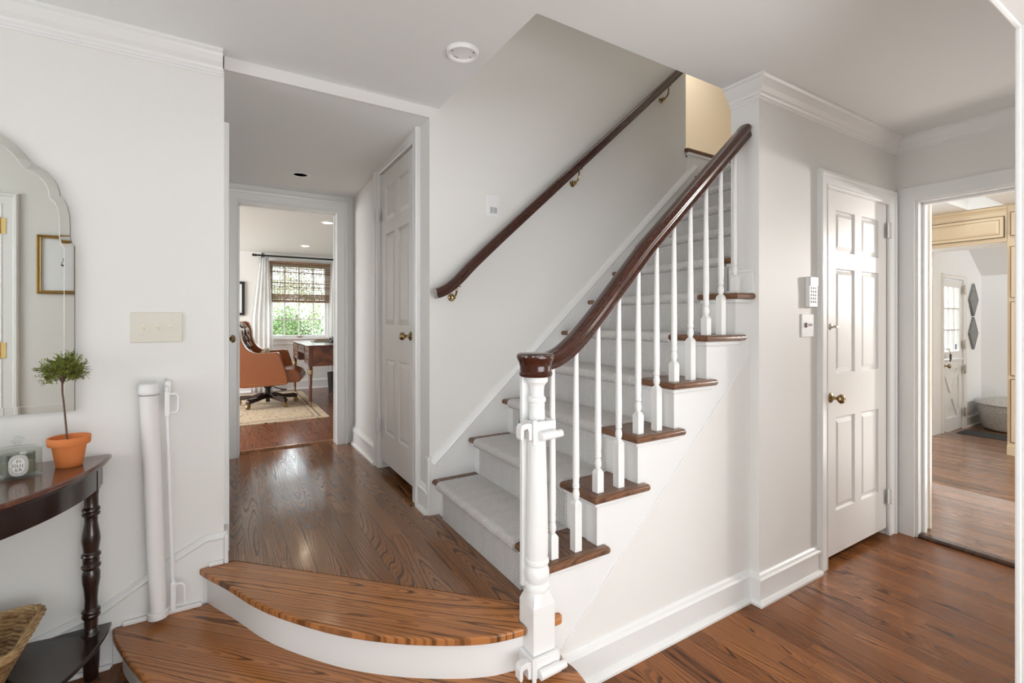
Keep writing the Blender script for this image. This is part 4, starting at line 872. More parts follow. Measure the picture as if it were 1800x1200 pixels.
def text_mesh(txt, size, fn, name, mat, parent):
    cu = bpy.data.curves.new('t', 'FONT'); cu.body = txt; cu.size = size; cu.align_x = 'CENTER'; cu.resolution_u = 3; cu.space_character = 1.15
    ob = bpy.data.objects.new('t', cu); C.objects.link(ob); dg = bpy.context.evaluated_depsgraph_get()
    me = bpy.data.meshes.new_from_object(ob.evaluated_get(dg)); vs = [fn(v.co.x, v.co.y) for v in me.vertices]; fs = [tuple(p.vertices) for p in me.polygons]
    bpy.data.objects.remove(ob); m = MB().add(vs, fs); return m.make(name, mat, parent, smooth=False)
for txt, u, v in (('FI', 0, .0085), ('G', -.009, -.0040), ('U', .0005, -.0055), ('I', .0085, -.0065), ('ER', 0, -.0190)):
    text_mesh(txt, .0140, lambda x, y, u=u, v=v: lab(u+x*.95, v+y, .0008), 'label_text', M_ink, t_)
# ---------------------------------------------------------------- wicker basket on the shelf
bx0, by0 = -.785, 2.085
t_ = thing('wicker_basket', 'woven seagrass basket standing on the lower shelf of the console table', 'basket', (bx0, by0, .174))
def rr(a, b, r, n=8):
    o = []
    for cx_, cy_, a0 in ((a-r, b-r, 0), (-a+r, b-r, 90), (-a+r, -b+r, 180), (a-r, -b+r, 270)):
        for i in range(n+1): an = math.radians(a0+90*i/n); o.append((cx_+r*math.cos(an), cy_+r*math.sin(an)))
    return o
def resample(poly, n):
    P = [Vector(p) for p in poly]; P.append(P[0]); Ls = [0]
    for i in range(len(P)-1): Ls.append(Ls[-1]+(P[i+1]-P[i]).length)
    o = []; j = 0
    for k in range(n):
        s = Ls[-1]*k/n
        while Ls[j+1] < s: j += 1
        t = (s-Ls[j])/max(Ls[j+1]-Ls[j], 1e-9); o.append(P[j].lerp(P[j+1], t))
    return o
body = MB(); rows = 15
for r_ in range(rows):
    f = r_/(rows-1); a = .185+.072*f; b = .10+.055*f; z = .180+.150*f
    pl = resample(rr(a, b, .055), 144)
    for strand in (0, 1):
        pts = []
        for i, p in enumerate(pl):
            ph = 2*PI*i/8+PI*(strand)+PI*r_; w1 = .0035*math.sin(ph); d = Vector((p.x/a, p.y/b)).normalized()
            pts.append((bx0+p.x+d.x*w1, by0+p.y+d.y*w1, z+.0028*math.cos(ph)+.010*max(0, abs(p.x)/a-.55)*f))
        body.tube(pts, .0068, 6, True)
body.prism([(bx0+p.x, by0+p.y) for p in resample(rr(.18, .095, .05), 40)], XY, .1745, .184)
body.make('body', M_wicker, t_)
rim = MB(); pl = resample(rr(.262, .160, .055), 160)
for s_ in range(5):
    pts = []
    for i, p in enumerate(pl):
        ph = 2*PI*i/16+2*PI*s_/5; d = Vector((p.x/.262, p.y/.16)).normalized(); w1 = .008*math.sin(ph)
        pts.append((bx0+p.x+d.x*w1, by0+p.y+d.y*w1, .338+.008*math.cos(ph)+.010*max(0, abs(p.x)/.262-.55)))
    rim.tube(pts, .0052, 6, True)
rim.make('rim', M_wickerl, t_)

# ---------------------------------------------------------------- retractable safety gate against the left wall
t_ = thing('safety_gate', 'white retractable mesh safety gate rolled up against the left wall', 'safety gate', (-.225, 2.30, .18))
def gp(f): return (-.238+.022*f*-1+.022, 2.297, .20+f*.87)
g0, g1 = (-.216, 2.296, .195), (-.244, 2.296, 1.045)
MB().tube([g0, tuple(Vector(g0).lerp(Vector(g1), .5)), g1], lambda f: .027+.004*f, 28).make('mesh_roll', M_gate, t_, smooth=True)
hx = Vector(g1)
MB().lathe([(.031, -.006), (.0345, .0), (.0345, .012), (.0335, .014), (.0335, .030), (.030, .036), (.020, .038), (.019, .034), (0, .034)], g1, 32).make('top_housing', M_white_pl, t_, bevel=.001)
MB().lathe([(0, -.028), (.034, -.028), (.0355, -.020), (.0355, -.004), (.031, 0), (.028, 0), (.027, -.01), (0, -.01)], (g0[0], g0[1], g0[2]+.004), 28).box((g0[0]-.02, g0[1]+.02, .170), (g0[0]+.02, WY-.013, .190)).make('bottom_bracket', M_white_pl, t_)
b0, b1 = Vector((-.166, 2.285, .215)), Vector((-.188, 2.285, 1.065))
MB().tube([tuple(b0), tuple(b1)], .0065, 12).make('edge_bar', M_white_pl, t_)
for zc, hh in ((1.00, .075), (.245, .085)):
    f = (zc-.215)/.85; xx = b0.x+(b1.x-b0.x)*f
    lp = [(xx, 2.285, zc-hh/2), (xx+.030, 2.28, zc-hh/2+.002), (xx+.036, 2.279, zc-hh/2+.010), (xx+.036, 2.279, zc+hh/2-.010), (xx+.030, 2.28, zc+hh/2), (xx, 2.285, zc+hh/2)]
    MB().tube(lp, .0045, 8).box((xx-.008, 2.276, zc-hh/2-.01), (xx+.008, 2.294, zc+hh/2+.01)).make('handle_loop', M_white_pl, t_, bevel=.001)
MB().box((g1[0]-.01, 2.325, 1.0), (g1[0]+.01, WY-.001, 1.03)).make('wall_bracket', M_white_pl, t_, bevel=.001)
MB().box((-.195, 2.30, 1.02), (-.176, WY-.001, 1.085)).make('wall_bracket', M_white_pl, t_, bevel=.001)
MB().lathe([(.031, -.0085), (.0335, -.007), (.0335, -.0065), (.031, -.006)], g1, 28).make('housing_gap', M_slit, t_)
# gate catches strapped to the newel
def catch(z, label, lower):
    t_ = thing('gate_catch', label, 'gate bracket', (NX, NY, z), 'gate catches on the newel post')
    r = .050 if lower else .041; wd = .064
    c = MB()
    for s in (0, 1):
        c.box((NX-r-.012, NY-r-.012, z+(.022 if s else 0)), (NX+r, NY-r*.9, z+(.022 if s else 0)+.034)) if s == 0 else None
    c = B(((NX-r-.008, NY-r-.010, z), (NX+r+.002, NY-r+.004, z+wd)), ((NX-r-.008, NY-r, z), (NX-r+.006, NY+r, z+wd)), ((NX+r-.012, NY-r, z), (NX+r+.002, NY+r, z+wd)), ((NX-r-.008, NY+r-.012, z), (NX+r+.002, NY+r, z+wd)))
    c.make('clamp', M_white_pl, t_, bevel=.003)
    MB().tube([(NX-r+.012, NY-r-.022, z+wd*.30), (NX+r-.01, NY-r-.022, z+wd*.34)], .0155, 18).tube([(NX+r-.01, NY-r-.022, z+wd*.30), (NX+r+.016, NY-r-.022, z+wd*.34)], .0125, 18).make('hinge_barrel', M_white_pl, t_, bevel=.001)
    q0, zt_ = NX-r-.008, z+wd
    cp = [(q0, z+.004), (q0, zt_-.004), (q0-.020, zt_), (q0-.040, zt_-.004), (q0-.046, zt_-.016), (q0-.046, z+wd*.25), (q0-.040, z+wd*.12), (q0-.034, z+wd*.25), (q0-.033, zt_-.022), (q0-.020, zt_-.018), (q0-.014, zt_-.030), (q0-.014, z+.008)]
    MB().prism(cp, XZ, NY-r-.006, NY-r+.024).make('hook', M_white_pl, t_, bevel=.002)
    MB().box((q0-.003, NY-r-.016, z-.010), (q0+.012, NY-r-.0095, z+wd+.008)).make('flange_plate', M_white_pl, t_, bevel=.002)
catch(.928, 'white plastic gate catch clamped high on the newel post', False)
catch(.158, 'white plastic gate catch clamped near the foot of the newel post', True)

# ================================================================ OFFICE
FZ = HZ0+.002
tag(B(((-1.6, 5.24, FZ), (.955, 7.35, FZ+.010)), ((-1.45, 5.39, FZ+.010), (.80, 7.20, FZ+.0105))).make('area_rug', M_rug), 'cream floral area rug under the leather chair in the office', 'rug')
rb = MB()
for a, b in (((-1.53, 5.31), (.885, 5.33)), ((-1.53, 7.26), (.885, 7.28)), ((.865, 5.31), (.885, 7.28)), ((-1.47, 5.37), (.825, 5.38)), ((.815, 5.37), (.825, 7.22))): rb.box((a[0], a[1], FZ+.0095), (b[0], b[1], FZ+.0108))
rgo = [o for o in C.objects if o.name == 'area_rug'][0]
rb.make('rug_border', M_rugb, rgo)
# leather swivel chair (local: faces +x, origin on the floor)
def place(local, loc, rz):
    c, s = math.cos(rz), math.sin(rz)
    return lambda p: (loc[0]+p[0]*c-p[1]*s, loc[1]+p[0]*s+p[1]*c, loc[2]+p[2])
cl = (.455, 6.33, FZ+.011); X = place(None, cl, math.radians(-14))
t_ = thing('swivel_chair', 'tan leather wingback swivel chair with brass nailheads in the office', 'chair', cl)
side = [(.255, .275), (.262, .33), (.215, .50), (.17, .625), (.13, .640), (-.02, .632), (-.10, .645), (-.17, .70), (-.215, .80), (-.225, .90), (-.27, .985), (-.36, .99), (-.44, .97), (-.40, .60), (-.36, .27)]
sd = spline(side+[side[0]], 3)[:-1]
for sgn in (-1, 1):
    m = MB(X); y0, y1 = (.245, .335) if sgn > 0 else (-.335, -.245)
    m.prism(sd, XZ, y0, y1); m.make('arm', M_leather, t_, bevel=.022, seg=3, smooth=True)
m = MB(X); m.prism([(-.47, .985), (-.40, .995), (-.30, .99), (-.24, .90), (-.235, .62), (-.20, .42), (-.20, .28), (-.40, .27), (-.44, .60)], XZ, -.27, .27); m.make('back', M_leather, t_, bevel=.03, seg=3, smooth=True)
# tufted inner back
vs = []; fs = []; nu, nv = 28, 34
for j in range(nv+1):
    for i in range(nu+1):
        u = -.235+.47*i/nu; v = j/nv; z = .44+.52*v; x = -.20-.10*v
        pat = abs(math.sin(PI*(u/.157+v*3))*math.sin(PI*(u/.157-v*3)))
        vs.append((x+.045*pat**.6*(1 if v < .95 else .4)+.02-.05*abs(u/.235)**4, u, z))
for j in range(nv):
    for i in range(nu): a = j*(nu+1)+i; fs.append((a, a+1, a+nu+2, a+nu+1))
MB(X).add(vs, fs, True).make('tufted_back', M_leatherd, t_, smooth=True)
m = MB(X); m.prism([(-.22, .27), (.37, .285), (.395, .32), (.385, .36), (.37, .40), (.30, .435), (.1, .455), (-.22, .45)], XZ, -.242, .242); m.make('seat', M_leather, t_, bevel=.028, seg=4, smooth=True)
m = MB(X); m.tube([(.388, -.22, .352), (.397, 0, .352), (.388, .22, .352)], .008, 8); m.make('seat_piping', M_leatherd, t_)
m = MB(X)
for sgn in (-1, 1):
    for i in range(26):
        f = i/25; m.lathe([(.0045, 0), (.003, .003), (0, .004)], (-.34+.60*f, sgn*.334, .287), 8, (0, sgn, 0))
    for i in range(0, len(sd), 1):
        p = sd[i]
        if p[0] > -.30 and p[1] > .30: m.lathe([(.004, 0), (.0025, .003), (0, .004)], (p[0]-.022 if p[0] > .1 else p[0], sgn*.334, p[1]-.024), 8, (0, sgn, 0))
m.make('nailhead_trim', M_brassp, t_)
m = MB(X); m.box((-.16, -.12, .245), (.16, .12, .275)).lathe([(.03, .10), (.03, .20), (.045, .205), (.045, .245), (.02, .25)], (0, 0, 0), 16).lathe([(.022, .035), (.022, .11)], (0, 0, 0), 14); m.make('column', M_black, t_, bevel=.004)
MB(X).tube([(.05, -.05, .235), (.12, -.20, .225), (.20, -.24, .21)], .006, 8).box((.18, -.26, .200), (.24, -.225, .212)).make('lever', M_black, t_)
for k in range(5):
    a = math.radians(72*k+26); ca, sa = math.cos(a), math.sin(a)
    Y = lambda p, ca=ca, sa=sa: X((p[0]*ca-p[1]*sa, p[0]*sa+p[1]*ca, p[2]))
    m = MB(Y); m.prism([(.0, .085), (.0, .150), (.08, .145), (.17, .115), (.30, .112), (.335, .098), (.335, .062), (.29, .060), (.20, .068), (.10, .080)], XZ, -.024, .024)
    leg = m.make('base_leg', M_ebony, t_, bevel=.008, seg=2)
    m = MB(Y)
    m.lathe([(.007, .028), (.007, .065)], (.315, 0, 0), 10).lathe([(.010, -.013), (.026, -.013), (.028, -.008), (.028, .008), (.026, .013), (.010, .013)], (.322, 0, .028), 20, (0, 1, 0)).box((.300, -.017, .028), (.332, .017, .062))
    m.make('caster', M_brass, leg)
pl = MB(X); vs = []; fs = []
for j in range(13):
    for i in range(13):
        u, v = i/12*2-1, j/12*2-1; th_ = (1-u**4)*(1-v**4)
        vs.append((u, v, th_))
def pil(m, c, su, sv, tk, tilt):
    P_ = []; 
    for sgn in (1, -1):
        base = len(P_)
        for u, v, th_ in vs:
            q = Vector((u*su*(1-.08*v*v), v*sv*(1-.08*u*u), sgn*tk*th_**.6)); q.rotate(tilt); P_.append(tuple(Vector(c)+q))
    F = []
    for b_ in (0, 169):
        for j in range(12):
            for i in range(12): a = b_+j*13+i; F.append((a, a+1, a+14, a+13))
    m.add(P_, F, True)
from mathutils import Euler
pm = MB(X); pil(pm, (-.06, -.02, .555), .135, .20, .045, Euler((0, math.radians(-62), .1)))
tag(pm.make('throw_pillow', M_pillow, smooth=True), 'small cream pillow propped on the tan leather chair', 'pillow')

# desk
dx0, dx1, dy0, dy1 = .845, 1.62, 5.90, 7.33; dz = FZ+.0105
t_ = thing('writing_desk', 'antique mahogany writing desk with brass-collared legs beside the office window', 'desk', (1.2, 6.6, FZ))
B(((dx0-.012, dy0-.012, 1.008), (dx1, dy1+.012, 1.026))).make('desk_top', M_deskwood, t_, bevel=.005)
M_leathertop = simple('desk_leather_top', (.30, .33, .27), .2, var=.1)
B(((dx0+.06, dy0+.06, 1.0262), (dx1-.06, dy1-.06, 1.0275))).make('leather_top', M_leathertop, t_)
B(((dx0+.045, dy0+.004, .782), (dx1, dy0+.022, 1.008))).make('side_panel', M_crotch, t_, bevel=.002)
B(((dx0+.045, dy1-.022, .782), (dx1, dy1-.004, 1.008))).make('side_panel', M_crotch, t_, bevel=.002)
B(((dx0+.02, dy0+.022, .785), (dx0+.42, dy0+.42, 1.007)), ((dx0+.02, dy1-.42, .785), (dx0+.42, dy1-.022, 1.007)), ((dx0+.02, dy0+.42, .90), (dx0+.42, dy1-.42, 1.007))).make('carcass', M_deskwood, t_, bevel=.002)
for ya, yb, za, zb in ((dy0+.05, dy0+.40, .905, .995), (dy0+.05, dy0+.40, .798, .893), (dy0+.44, dy1-.44, .912, .995), (dy1-.40, dy1-.05, .905, .995), (dy1-.40, dy1-.05, .798, .893)):
    d_ = MB().sweep([(ya, za), (yb, za), (yb, zb), (ya, zb)], [(0, 0), (0, .012), (.010, .012), (.014, .006), (.014, 0)], lambda u, v, b: (dx0+.02-b, u, v), True).box((dx0+.012, ya+.008, za+.008), (dx0+.0195, yb-.008, zb-.008)).make('drawer', M_deskwood, t_)
    yc = (ya+yb)/2
    m = MB().tube([(dx0+.010, yc-.035, (za+zb)/2+.008), (dx0-.006, yc-.033, (za+zb)/2-.010), (dx0-.008, yc, (za+zb)/2-.016), (dx0-.006, yc+.033, (za+zb)/2-.010), (dx0+.010, yc+.035, (za+zb)/2+.008)], .0035, 6)
    for s_ in (-.035, .035): m.lathe([(.009, 0), (.009, .003), (0, .004)], (dx0+.012, yc+s_, (za+zb)/2+.008), 12, (-1, 0, 0))
    m.make('drawer_pull', M_brass, d_)
for lx in (dx0+.022, dx1-.03):
    for ly in (dy0+.022, dy1-.022):
        zb_ = dz if ly < 6 and lx < 1 else FZ
        if lx < 1 and ly > 7: zb_ = dz
        m = MB().box((lx-.022, ly-.022, .775), (lx+.022, ly+.022, 1.008)).lathe([(.010, zb_), (.012, zb_+.02), (.014, zb_+.06), (.023, .70), (.016, .715), (.026, .735), (.027, .76), (.020, .775)], (lx, ly, 0), 20)
        lg = m.make('leg', M_deskwood, t_, bevel=.002)
        MB().lathe([(.0225, .685), (.027, .69), (.027, .735), (.0265, .74)], (lx, ly, 0), 20).make('brass_collar', M_brass, lg)
        MB().lathe([(.0125, zb_+.001), (.0155, zb_+.055), (.0150, zb_+.058)], (lx, ly, 0), 16).make('brass_ferrule', M_brass, lg)
tb = 1.0277
tag(B(((1.02, 6.68, tb), (1.26, 6.98, tb+.022))).make('book', M_book, bevel=.003), 'large grey book lying flat on the desk under another', 'book', 'books on the desk')
tag(B(((1.05, 6.72, tb+.0222), (1.24, 6.95, tb+.040))).make('book', simple('brown_cover', (.28, .18, .10), .6), bevel=.003), 'brown book on top of the grey one on the desk', 'book', 'books on the desk')
t_ = thing('desk_phone', 'black desk telephone at the right end of the visible desk top', 'telephone', (1.25, 6.5, tb))
MB().prism([(0, 0), (.18, 0), (.18, .05), (0, .022)], lambda u, v, d: (1.19+u, d, tb+.0003+v), 6.42, 6.60).make('phone_base', M_black, t_, bevel=.006)
MB().tube([(1.22, 6.40, tb+.045), (1.215, 6.45, tb+.06), (1.215, 6.57, tb+.06), (1.22, 6.62, tb+.045)], .018, 10).make('handset', M_black, t_)
# waste bin
MB
t_ = MB().lathe([(0, 0), (.088, 0), (.105, .27), (.108, .272), (.108, .278), (.102, .278), (.085, .008), (0, .006)], (1.36, 7.05, FZ), 28).make('waste_bin', M_black)
tag(t_, 'black waste bin on the dark floor behind the desk', 'bin')
# woven shade
t_ = thing('woven_shade', 'brown woven bamboo roman shade half lowered over the office window', 'window shade', (.96, 7.5, 2.13))
sm = MB(); z = 2.135; rnd = random.Random(5)
while z > 1.70:
    dense = z > 1.985 or rnd.random() < .18
    sm.tube([(.545, 7.52+rnd.uniform(-.002, .002), z), (1.375, 7.52+rnd.uniform(-.002, .002), z+rnd.uniform(-.003, .003))], lambda f, r=rnd.uniform(.0034, .0050): r, 6)
    z -= rnd.uniform(.0088, .0125) if dense else rnd.choice((.013, .017, .021))
sm.make('slats', M_bamboo, t_)
st_ = MB()
for i in range(24): x = .56+.80*i/23; st_.tube([(x, 7.515, 2.135), (x, 7.515, 1.58)], .0028, 5)
st_.make('cords', M_bamboo, t_)
fo_ = MB()
for j, zz in enumerate((1.690, 1.678, 1.666, 1.654, 1.642, 1.630, 1.618, 1.604, 1.592, 1.580)): fo_.box((.548, 7.495-.003*(j % 3), zz-.0058), (1.372, 7.502, zz+.005))
fo_.make('bottom_folds', M_bamboo, t_, bevel=.001)
B(((.54, 7.50, 2.13), (1.38, 7.545, 2.16))).make('headrail', M_bamboo, t_, bevel=.002)
# curtain rod and sheers
t_ = thing('curtain_rod', 'black curtain rod above the office window', 'curtain rod', (1.0, 7.47, 2.225))
MB().tube([(.40, 7.46, 2.222), (1.62, 7.46, 2.222)], .011, 12).make('rod', M_black, t_)
MB().lathe([(.011, 0), (.018, .004), (.018, .02), (.010, .026), (.020, .035), (.020, .05), (0, .06)], (.40, 7.46, 2.222), 14, (-1, 0, 0)).make('finial', M_black, t_)
MB().box((.47, 7.46, 2.205), (.485, 7.598, 2.22)).box((.468, 7.585, 2.15), (.487, 7.5985, 2.27)).make('rod_bracket', M_black, t_)
for i, x in enumerate((.425, .455, .50, .545)): MB().tube([(x, 7.46+.019*math.cos(a*PI/6), 2.218+.019*math.sin(a*PI/6)) for a in range(12)], .0025, 6, True).make('ring', M_black, t_)
def curtain(xa, xb, xa2, xb2, label):
    n = 64; rows_ = 16; v_ = []; f_ = []
    for j in range(rows_+1):
        f = j/rows_; z = 2.195-(2.195-FZ-.01)*f
        a = xa+(xa2-xa)*min(1, f*2.2); b = xb+(xb2-xb)*min(1, f*2.2)
        for i in range(n+1):
            u = i/n; v_.append((a+(b-a)*u, 7.46+.014*math.sin(u*2*PI*4.5)+.006*math.sin(f*5+u*9), z))
    for j in range(rows_):
        for i in range(n): q = j*(n+1)+i; f_.append((q, q+1, q+n+2, q+n+1))
    o = MB().add(v_, f_, True).make('curtain', M_sheer, smooth=True)
    so = o.modifiers.new('thick', 'SOLIDIFY'); so.thickness = .002
    tag(o, label, 'curtain', 'sheer curtains at the office window')
curtain(.43, .55, .33, .60, 'sheer white curtain hanging left of the office window')
curtain(1.39, 1.56, 1.34, 1.60, 'sheer white curtain hanging right of the office window')
t_ = thing('framed_picture', 'black framed picture on the office wall behind the chair', 'picture', (.0, 7.6, 1.62))
MB().sweep([(-.30, 1.385), (.258, 1.385), (.258, 1.855), (-.30, 1.855)], [(0, 0), (0, .025), (.035, .025), (.035, 0)], lambda u, v, b: (u, 7.599-b, v), True).make('frame', M_black, t_)
B(((-.28, 7.588, 1.40), (.235, 7.596, 1.84))).make('picture_mat', M_paper, t_)
# garden beyond the window
st(B(((-14, 7.9, -.6), (16, 30, -.55))).make('floor_garden_lawn', M_grass))
def shrub(cx_, cy_, cz_, r, n_, mat, label, seed, trunk=True):
    rd = random.Random(seed); t_ = thing('garden_shrub', label, 'shrub', (cx_, cy_, -.55), 'shrubs in the garden outside the office window'); m = MB()
    for i in range(n_):
        z = rd.uniform(-1, 1); a = rd.uniform(0, 2*PI); q = math.sqrt(1-z*z); rad = r*(.55+.45*rd.random())*(1+.25*math.sin(a*3+z*4))
        c_ = Vector((cx_+rad*q*math.cos(a), cy_+rad*q*math.sin(a), cz_+rad*z*1.1)); d = Vector((rd.uniform(-1, 1), rd.uniform(-1, 1), rd.uniform(-1, 1)))
        leaf(m, c_, d, Vector((rd.uniform(-1, 1), rd.uniform(-1, 1), 1)), rd.uniform(.05, .085), .018)
    m.make('foliage', mat, t_, smooth=False)
    MB().tube([(cx_, cy_, -.55), (cx_+.05, cy_, cz_-r*.2)], .05, 8).make('trunk', M_stem, t_)
shrub(1.2, 11.5, .75, .7, 7000, M_tree, 'round green shrub outside the lower left of the office window', 1)
shrub(2.75, 12.2, .95, .85, 7000, M_tree, 'dark green shrub outside the right side of the office window', 2)
shrub(1.9, 16.0, 1.7, 1.15, 7000, M_tree2, 'pale yellow-green shrub standing behind the others in the garden', 3)
shrub(4.6, 15.6, 2.1, 1.3, 7000, M_tree, 'tall leafy tree at the far right of the garden view', 4)
shrub(.0, 13.6, 1.1, .8, 6000, M_tree2, 'pale bushy shrub at the far left of the garden view', 5)

# ================================================================ KITCHEN AND MUDROOM
CX = 6.463
def kpanel(m, lm, y0, y1, z0, z1, X_=CX):
    fn = lambda u, v, b: (X_-b, u, v)
    m.box((X_-.016, y0, z0), (X_, y1, z1))
    m.add([fn(y0+.035, z0+.035, .016), fn(y1-.035, z0+.035, .016), fn(y1-.035, z1-.035, .016), fn(y0+.035, z1-.035, .016), fn(y0+.055, z0+.055, .024), fn(y1-.055, z0+.055, .024), fn(y1-.055, z1-.055, .024), fn(y0+.055, z1-.055, .024)],
          [(0, 1, 5, 4), (1, 2, 6, 5), (2, 3, 7, 6), (3, 0, 4, 7), (4, 5, 6, 7)])
    lm.sweep([(y0, z0), (y1, z0), (y1, z1), (y0, z1)], [(0, 0), (0, .0165), (.005, .0165), (.005, 0)], fn, True)
    lm.sweep([(y0+.032, z0+.032), (y1-.032, z0+.032), (y1-.032, z1-.032), (y0+.032, z1-.032)], [(0, 0.01), (0, .0170), (.0035, .0170), (.0035, 0.01)], fn, True)
t_ = thing('bridge_cabinet', 'cream panelled cabinet spanning the opening to the mudroom', 'cabinet', (CX, 2.0, 2.08))
B(((CX, 1.416, 2.085), (CX+.35, 3.29, 2.385))).make('cabinet_body', M_kcab, t_)
B(((CX-.004, 1.416, 2.385), (CX+.35, 3.29, 2.429)), ((CX-.03, 1.416, 2.402), (CX-.0045, 3.29, 2.4285))).make('frieze', M_kcab, t_, bevel=.003)
for ya, yb in ((1.432, 2.36), (2.40, 3.25)):
    m = MB(); lm = MB(); kpanel(m, lm, ya, yb, 2.122, 2.330); d_ = m.make('cabinet_door', M_kcab, t_); lm.make('glaze_line', M_kline, d_)
B(((CX+.03, 1.417, 2.075), (CX+.35, 3.28, 2.085))).make('underside_lining', M_trim, [o for o in C.objects if o.name == 'bridge_cabinet'][0])
t_ = thing('pantry_cabinet', 'tall cream panelled pantry cabinet right of the mudroom opening', 'cabinet', (CX, 1.0, .03))
B(((CX, .45, .023), (CX+.55, 1.414, 2.429))).make('cabinet_body', M_kcab, t_)
B(((CX-.012, .45, .023), (CX, 1.415, .115))).make('plinth', M_kcab, t_, bevel=.002)
for ya, yb, za, zb in ((.93, 1.389, .150, .757), (.93, 1.389, .79, 1.50), (.93, 1.389, 1.537, 2.03), (.93, 1.389, 2.13, 2.36), (.48, .89, .150, 2.03)):
    m = MB(); lm = MB(); kpanel(m, lm, ya, yb, za, zb); d_ = m.make('cabinet_door', M_kcab, t_); lm.make('glaze_line', M_kline, d_)
st(B(((CX+.0, 3.29, .0), (CX+.2, 3.35, 2.52))).make('wall_kitchen_end', M_kwall))
# dutch door
t_ = None
dfn = lambda p: (7.095+p[0], 2.088+p[1], .002+p[2])
m = MB(dfn); W_ = .65; Hh = 1.80
us_ = [0, .085, W_-.085, W_]
m.box((0, 0, .86), (.085, .035, Hh)).box((W_-.085, 0, .86), (W_, .035, Hh)).box((.085, 0, Hh-.09), (W_-.085, .035, Hh)).box((.085, 0, .86), (W_-.085, .035, .945))
for i in (1, 2): u = .085+(W_-.17)*i/3; m.box((u-.010, .004, .945), (u+.010, .03, Hh-.09))
for j in (1, 2): v = .945+(Hh-1.035)*j/3; m.box((.085, .004, v-.010), (W_-.085, .03, v+.010))
m.box((-.0, -.012, .835), (W_, 0, .858))
m.box((0, 0, 0), (.10, .035, .85)).box((W_-.10, 0, 0), (W_, .035, .85)).box((.10, 0, .74), (W_-.10, .035, .85)).box((.10, 0, 0), (W_-.10, .035, .16)).box((.10, .016, .16), (W_-.10, .032, .74))
a_, b_, c_, d2 = .10, W_-.10, .16, .74
for (ua, va, ub, vb, f0) in ((a_, c_, b_, d2, .002), (a_, d2, b_, c_, .0032)):
    dv = Vector((ub-ua, vb-va)).normalized(); nn = Vector((-dv.y, dv.x))*.035
    m.add([(ua+nn.x, f0, va+nn.y), (ub+nn.x, f0, vb+nn.y), (ub-nn.x, f0, vb-nn.y), (ua-nn.x, f0, va-nn.y), (ua+nn.x, .02, va+nn.y), (ub+nn.x, .02, vb+nn.y), (ub-nn.x, .02, vb-nn.y), (ua-nn.x, .02, va-nn.y)],
          [(0, 1, 2, 3), (7, 6, 5, 4), (0, 4, 5, 1), (1, 5, 6, 2), (2, 6, 7, 3), (3, 7, 4, 0)])
d5 = m.make('door_5', M_trim, bevel=.0015); st(d5, 'white dutch door with nine panes and crossed lower panel in the mudroom', 'door')
MB(dfn).box((.085, .016, .945), (W_-.085, .019, Hh-.09)).make('door_glass', M_pane, d5)
B(((7.56, 2.098, .965), (7.60, 2.101, 1.03))).make('sticker', simple('blue_sticker', (.05, .16, .40), .5), d5)
knob(d5, (7.145, 2.088, .79), (0, -1, 0), M_brass)
MB().box((7.12, 2.082, 1.03-.06), (7.15, 2.088, 1.03)).tube([(7.135, 2.085, .99), (7.135, 2.05, .985), (7.20, 2.045, .985)], .006, 8).make('latch', M_nickel, d5, bevel=.001)
MB().tube([(7.19, 2.045, .985), (7.19, 2.04, .93)], .003, 6).box((7.17, 2.036, .84), (7.20, 2.042, .93)).box((7.20, 2.034, .86), (7.215, 2.040, .925)).make('hanging_keys', M_black, d5, bevel=.001)
for z in (1.69, 1.02, .72, .20): hinge(d5, (7.748, 2.066, z), (1, 0, 0), (0, -1, 0), M_nickel, .10)
# diamonds
def diamond(x, z, label, extra):
    t_ = thing('diamond_plaque', label, 'wall decoration', (x, 2.08, z), 'diamond plaques beside the dutch door')
    a, b = .150, .205
    MB().sweep([(x-a, z), (x, z-b), (x+a, z), (x, z+b)], [(0, 0), (0, .024), (.010, .024), (.010, 0)], lambda u, v, bb: (u, 2.079-bb, v), True).make('frame', M_greyw, t_)
    MB().prism([(x-a+.014, z), (x, z-b+.02), (x+a-.014, z), (x, z+b-.02)], XZ, 2.058, 2.079).make('panel', M_greyw, t_)
    if extra: MB().prism([(x-a*.70, z-.075), (x-.028, z-b-.012), (x+.01, z-b+.0), (x-.02, z-.02)], XZ, 2.0795, 2.0799).make('backing_point', M_greyw, t_)
diamond(8.065, 1.575, 'upper grey diamond-shaped wood plaque beside the dutch door', True)
diamond(8.06, 1.155, 'lower grey diamond-shaped wood plaque beside the dutch door', False)
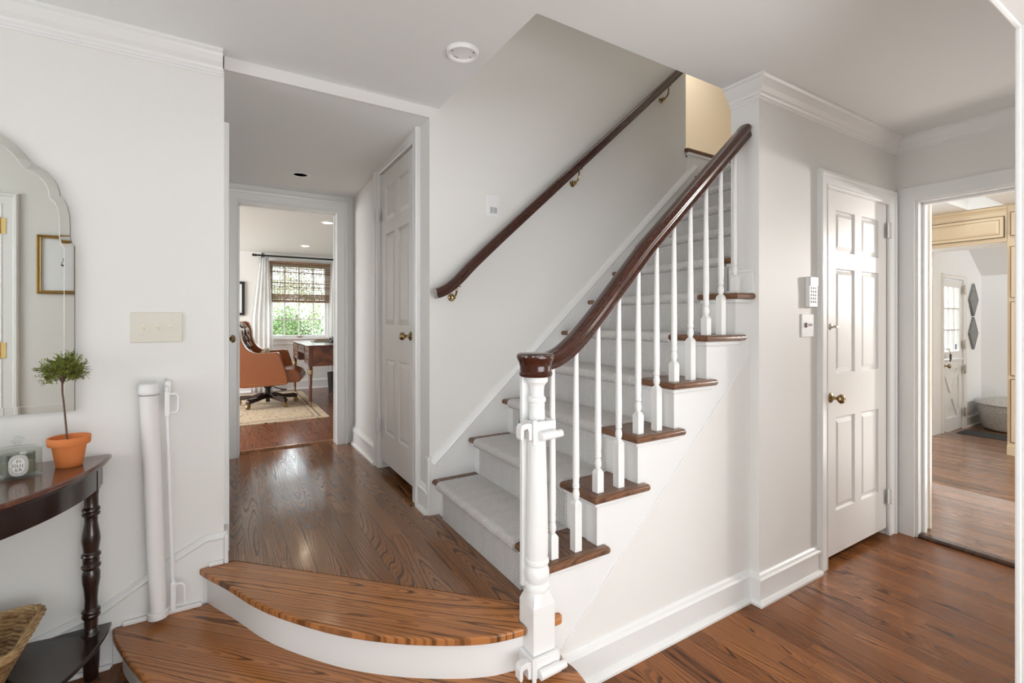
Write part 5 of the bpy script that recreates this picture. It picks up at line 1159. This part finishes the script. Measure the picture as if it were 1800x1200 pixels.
# floor-level grille
t_ = thing('wall_register', 'white slatted air register low on the mudroom wall', 'vent', (7.96, 2.08, .24))
MB().sweep([(7.83, .14), (8.12, .14), (8.12, .325), (7.83, .325)], [(0, 0), (0, .008), (.02, .008), (.02, 0)], lambda u, v, b: (u, 2.079-b, v), True).make('frame', M_white_pl, t_)
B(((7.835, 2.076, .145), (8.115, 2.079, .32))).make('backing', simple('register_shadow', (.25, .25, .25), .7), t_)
for i in range(15): MB().box((7.853+.0172*i, 2.070, .16), (7.860+.0172*i, 2.077, .306)).make('slat', M_white_pl, t_)
# laundry basket
t_ = thing('lidded_basket', 'large round pale woven basket with domed lid in the mudroom corner', 'basket', (8.08, 1.70, -.005))
def coil(prof, n_, amp, c_=(8.08, 1.70)):
    v_ = []; f_ = []; P_ = spline(prof, 5)
    for j, (r, z) in enumerate(P_):
        for k in range(n_): a = 2*PI*k/n_; rr_ = r+amp*(1 if (k+j) % 2 else -1); v_.append((c_[0]+rr_*math.cos(a), c_[1]+rr_*math.sin(a), z))
    for j in range(len(P_)-1):
        for k in range(n_): f_.append((j*n_+k, j*n_+(k+1) % n_, (j+1)*n_+(k+1) % n_, (j+1)*n_+k))
    f_.append(tuple(range(n_))[::-1])
    return MB().add(v_, f_, True)
coil([(.22, -.003), (.27, .01), (.295, .08), (.315, .17), (.325, .25), (.325, .315)], 96, .002).make('body', M_wickerw, t_)
coil([(.335, .300), (.335, .318), (.27, .352), (.17, .378), (.06, .395), (.02, .397)], 96, .0015).make('lid', M_wickerw, t_)
MB().lathe([(0, .39), (.02, .392), (.032, .41), (.030, .428), (.016, .44), (0, .443)], (8.08, 1.70, 0), 14).make('lid_knob', M_wickerw, t_)
for a in (205, 290):
    a = math.radians(a); c1, s1_ = math.cos(a), math.sin(a); P0 = Vector((8.08+.338*c1, 1.70+.338*s1_, .29)); tg = Vector((-s1_, c1, 0))
    MB().tube(spline([tuple(P0-tg*.07), tuple(P0-tg*.06+Vector((c1, s1_, 0))*.03+Vector((0, 0, -.03))), tuple(P0+Vector((c1, s1_, 0))*.04+Vector((0, 0, -.06))), tuple(P0+tg*.06+Vector((c1, s1_, 0))*.03+Vector((0, 0, -.03))), tuple(P0+tg*.07)], 5), .009, 8).make('handle', M_wickerw, t_)
tag(B(((7.30, .9, -.004), (7.62, 2.02, .008))).make('door_mat', M_mat, bevel=.003), 'charcoal door mat on the mudroom floor', 'mat')
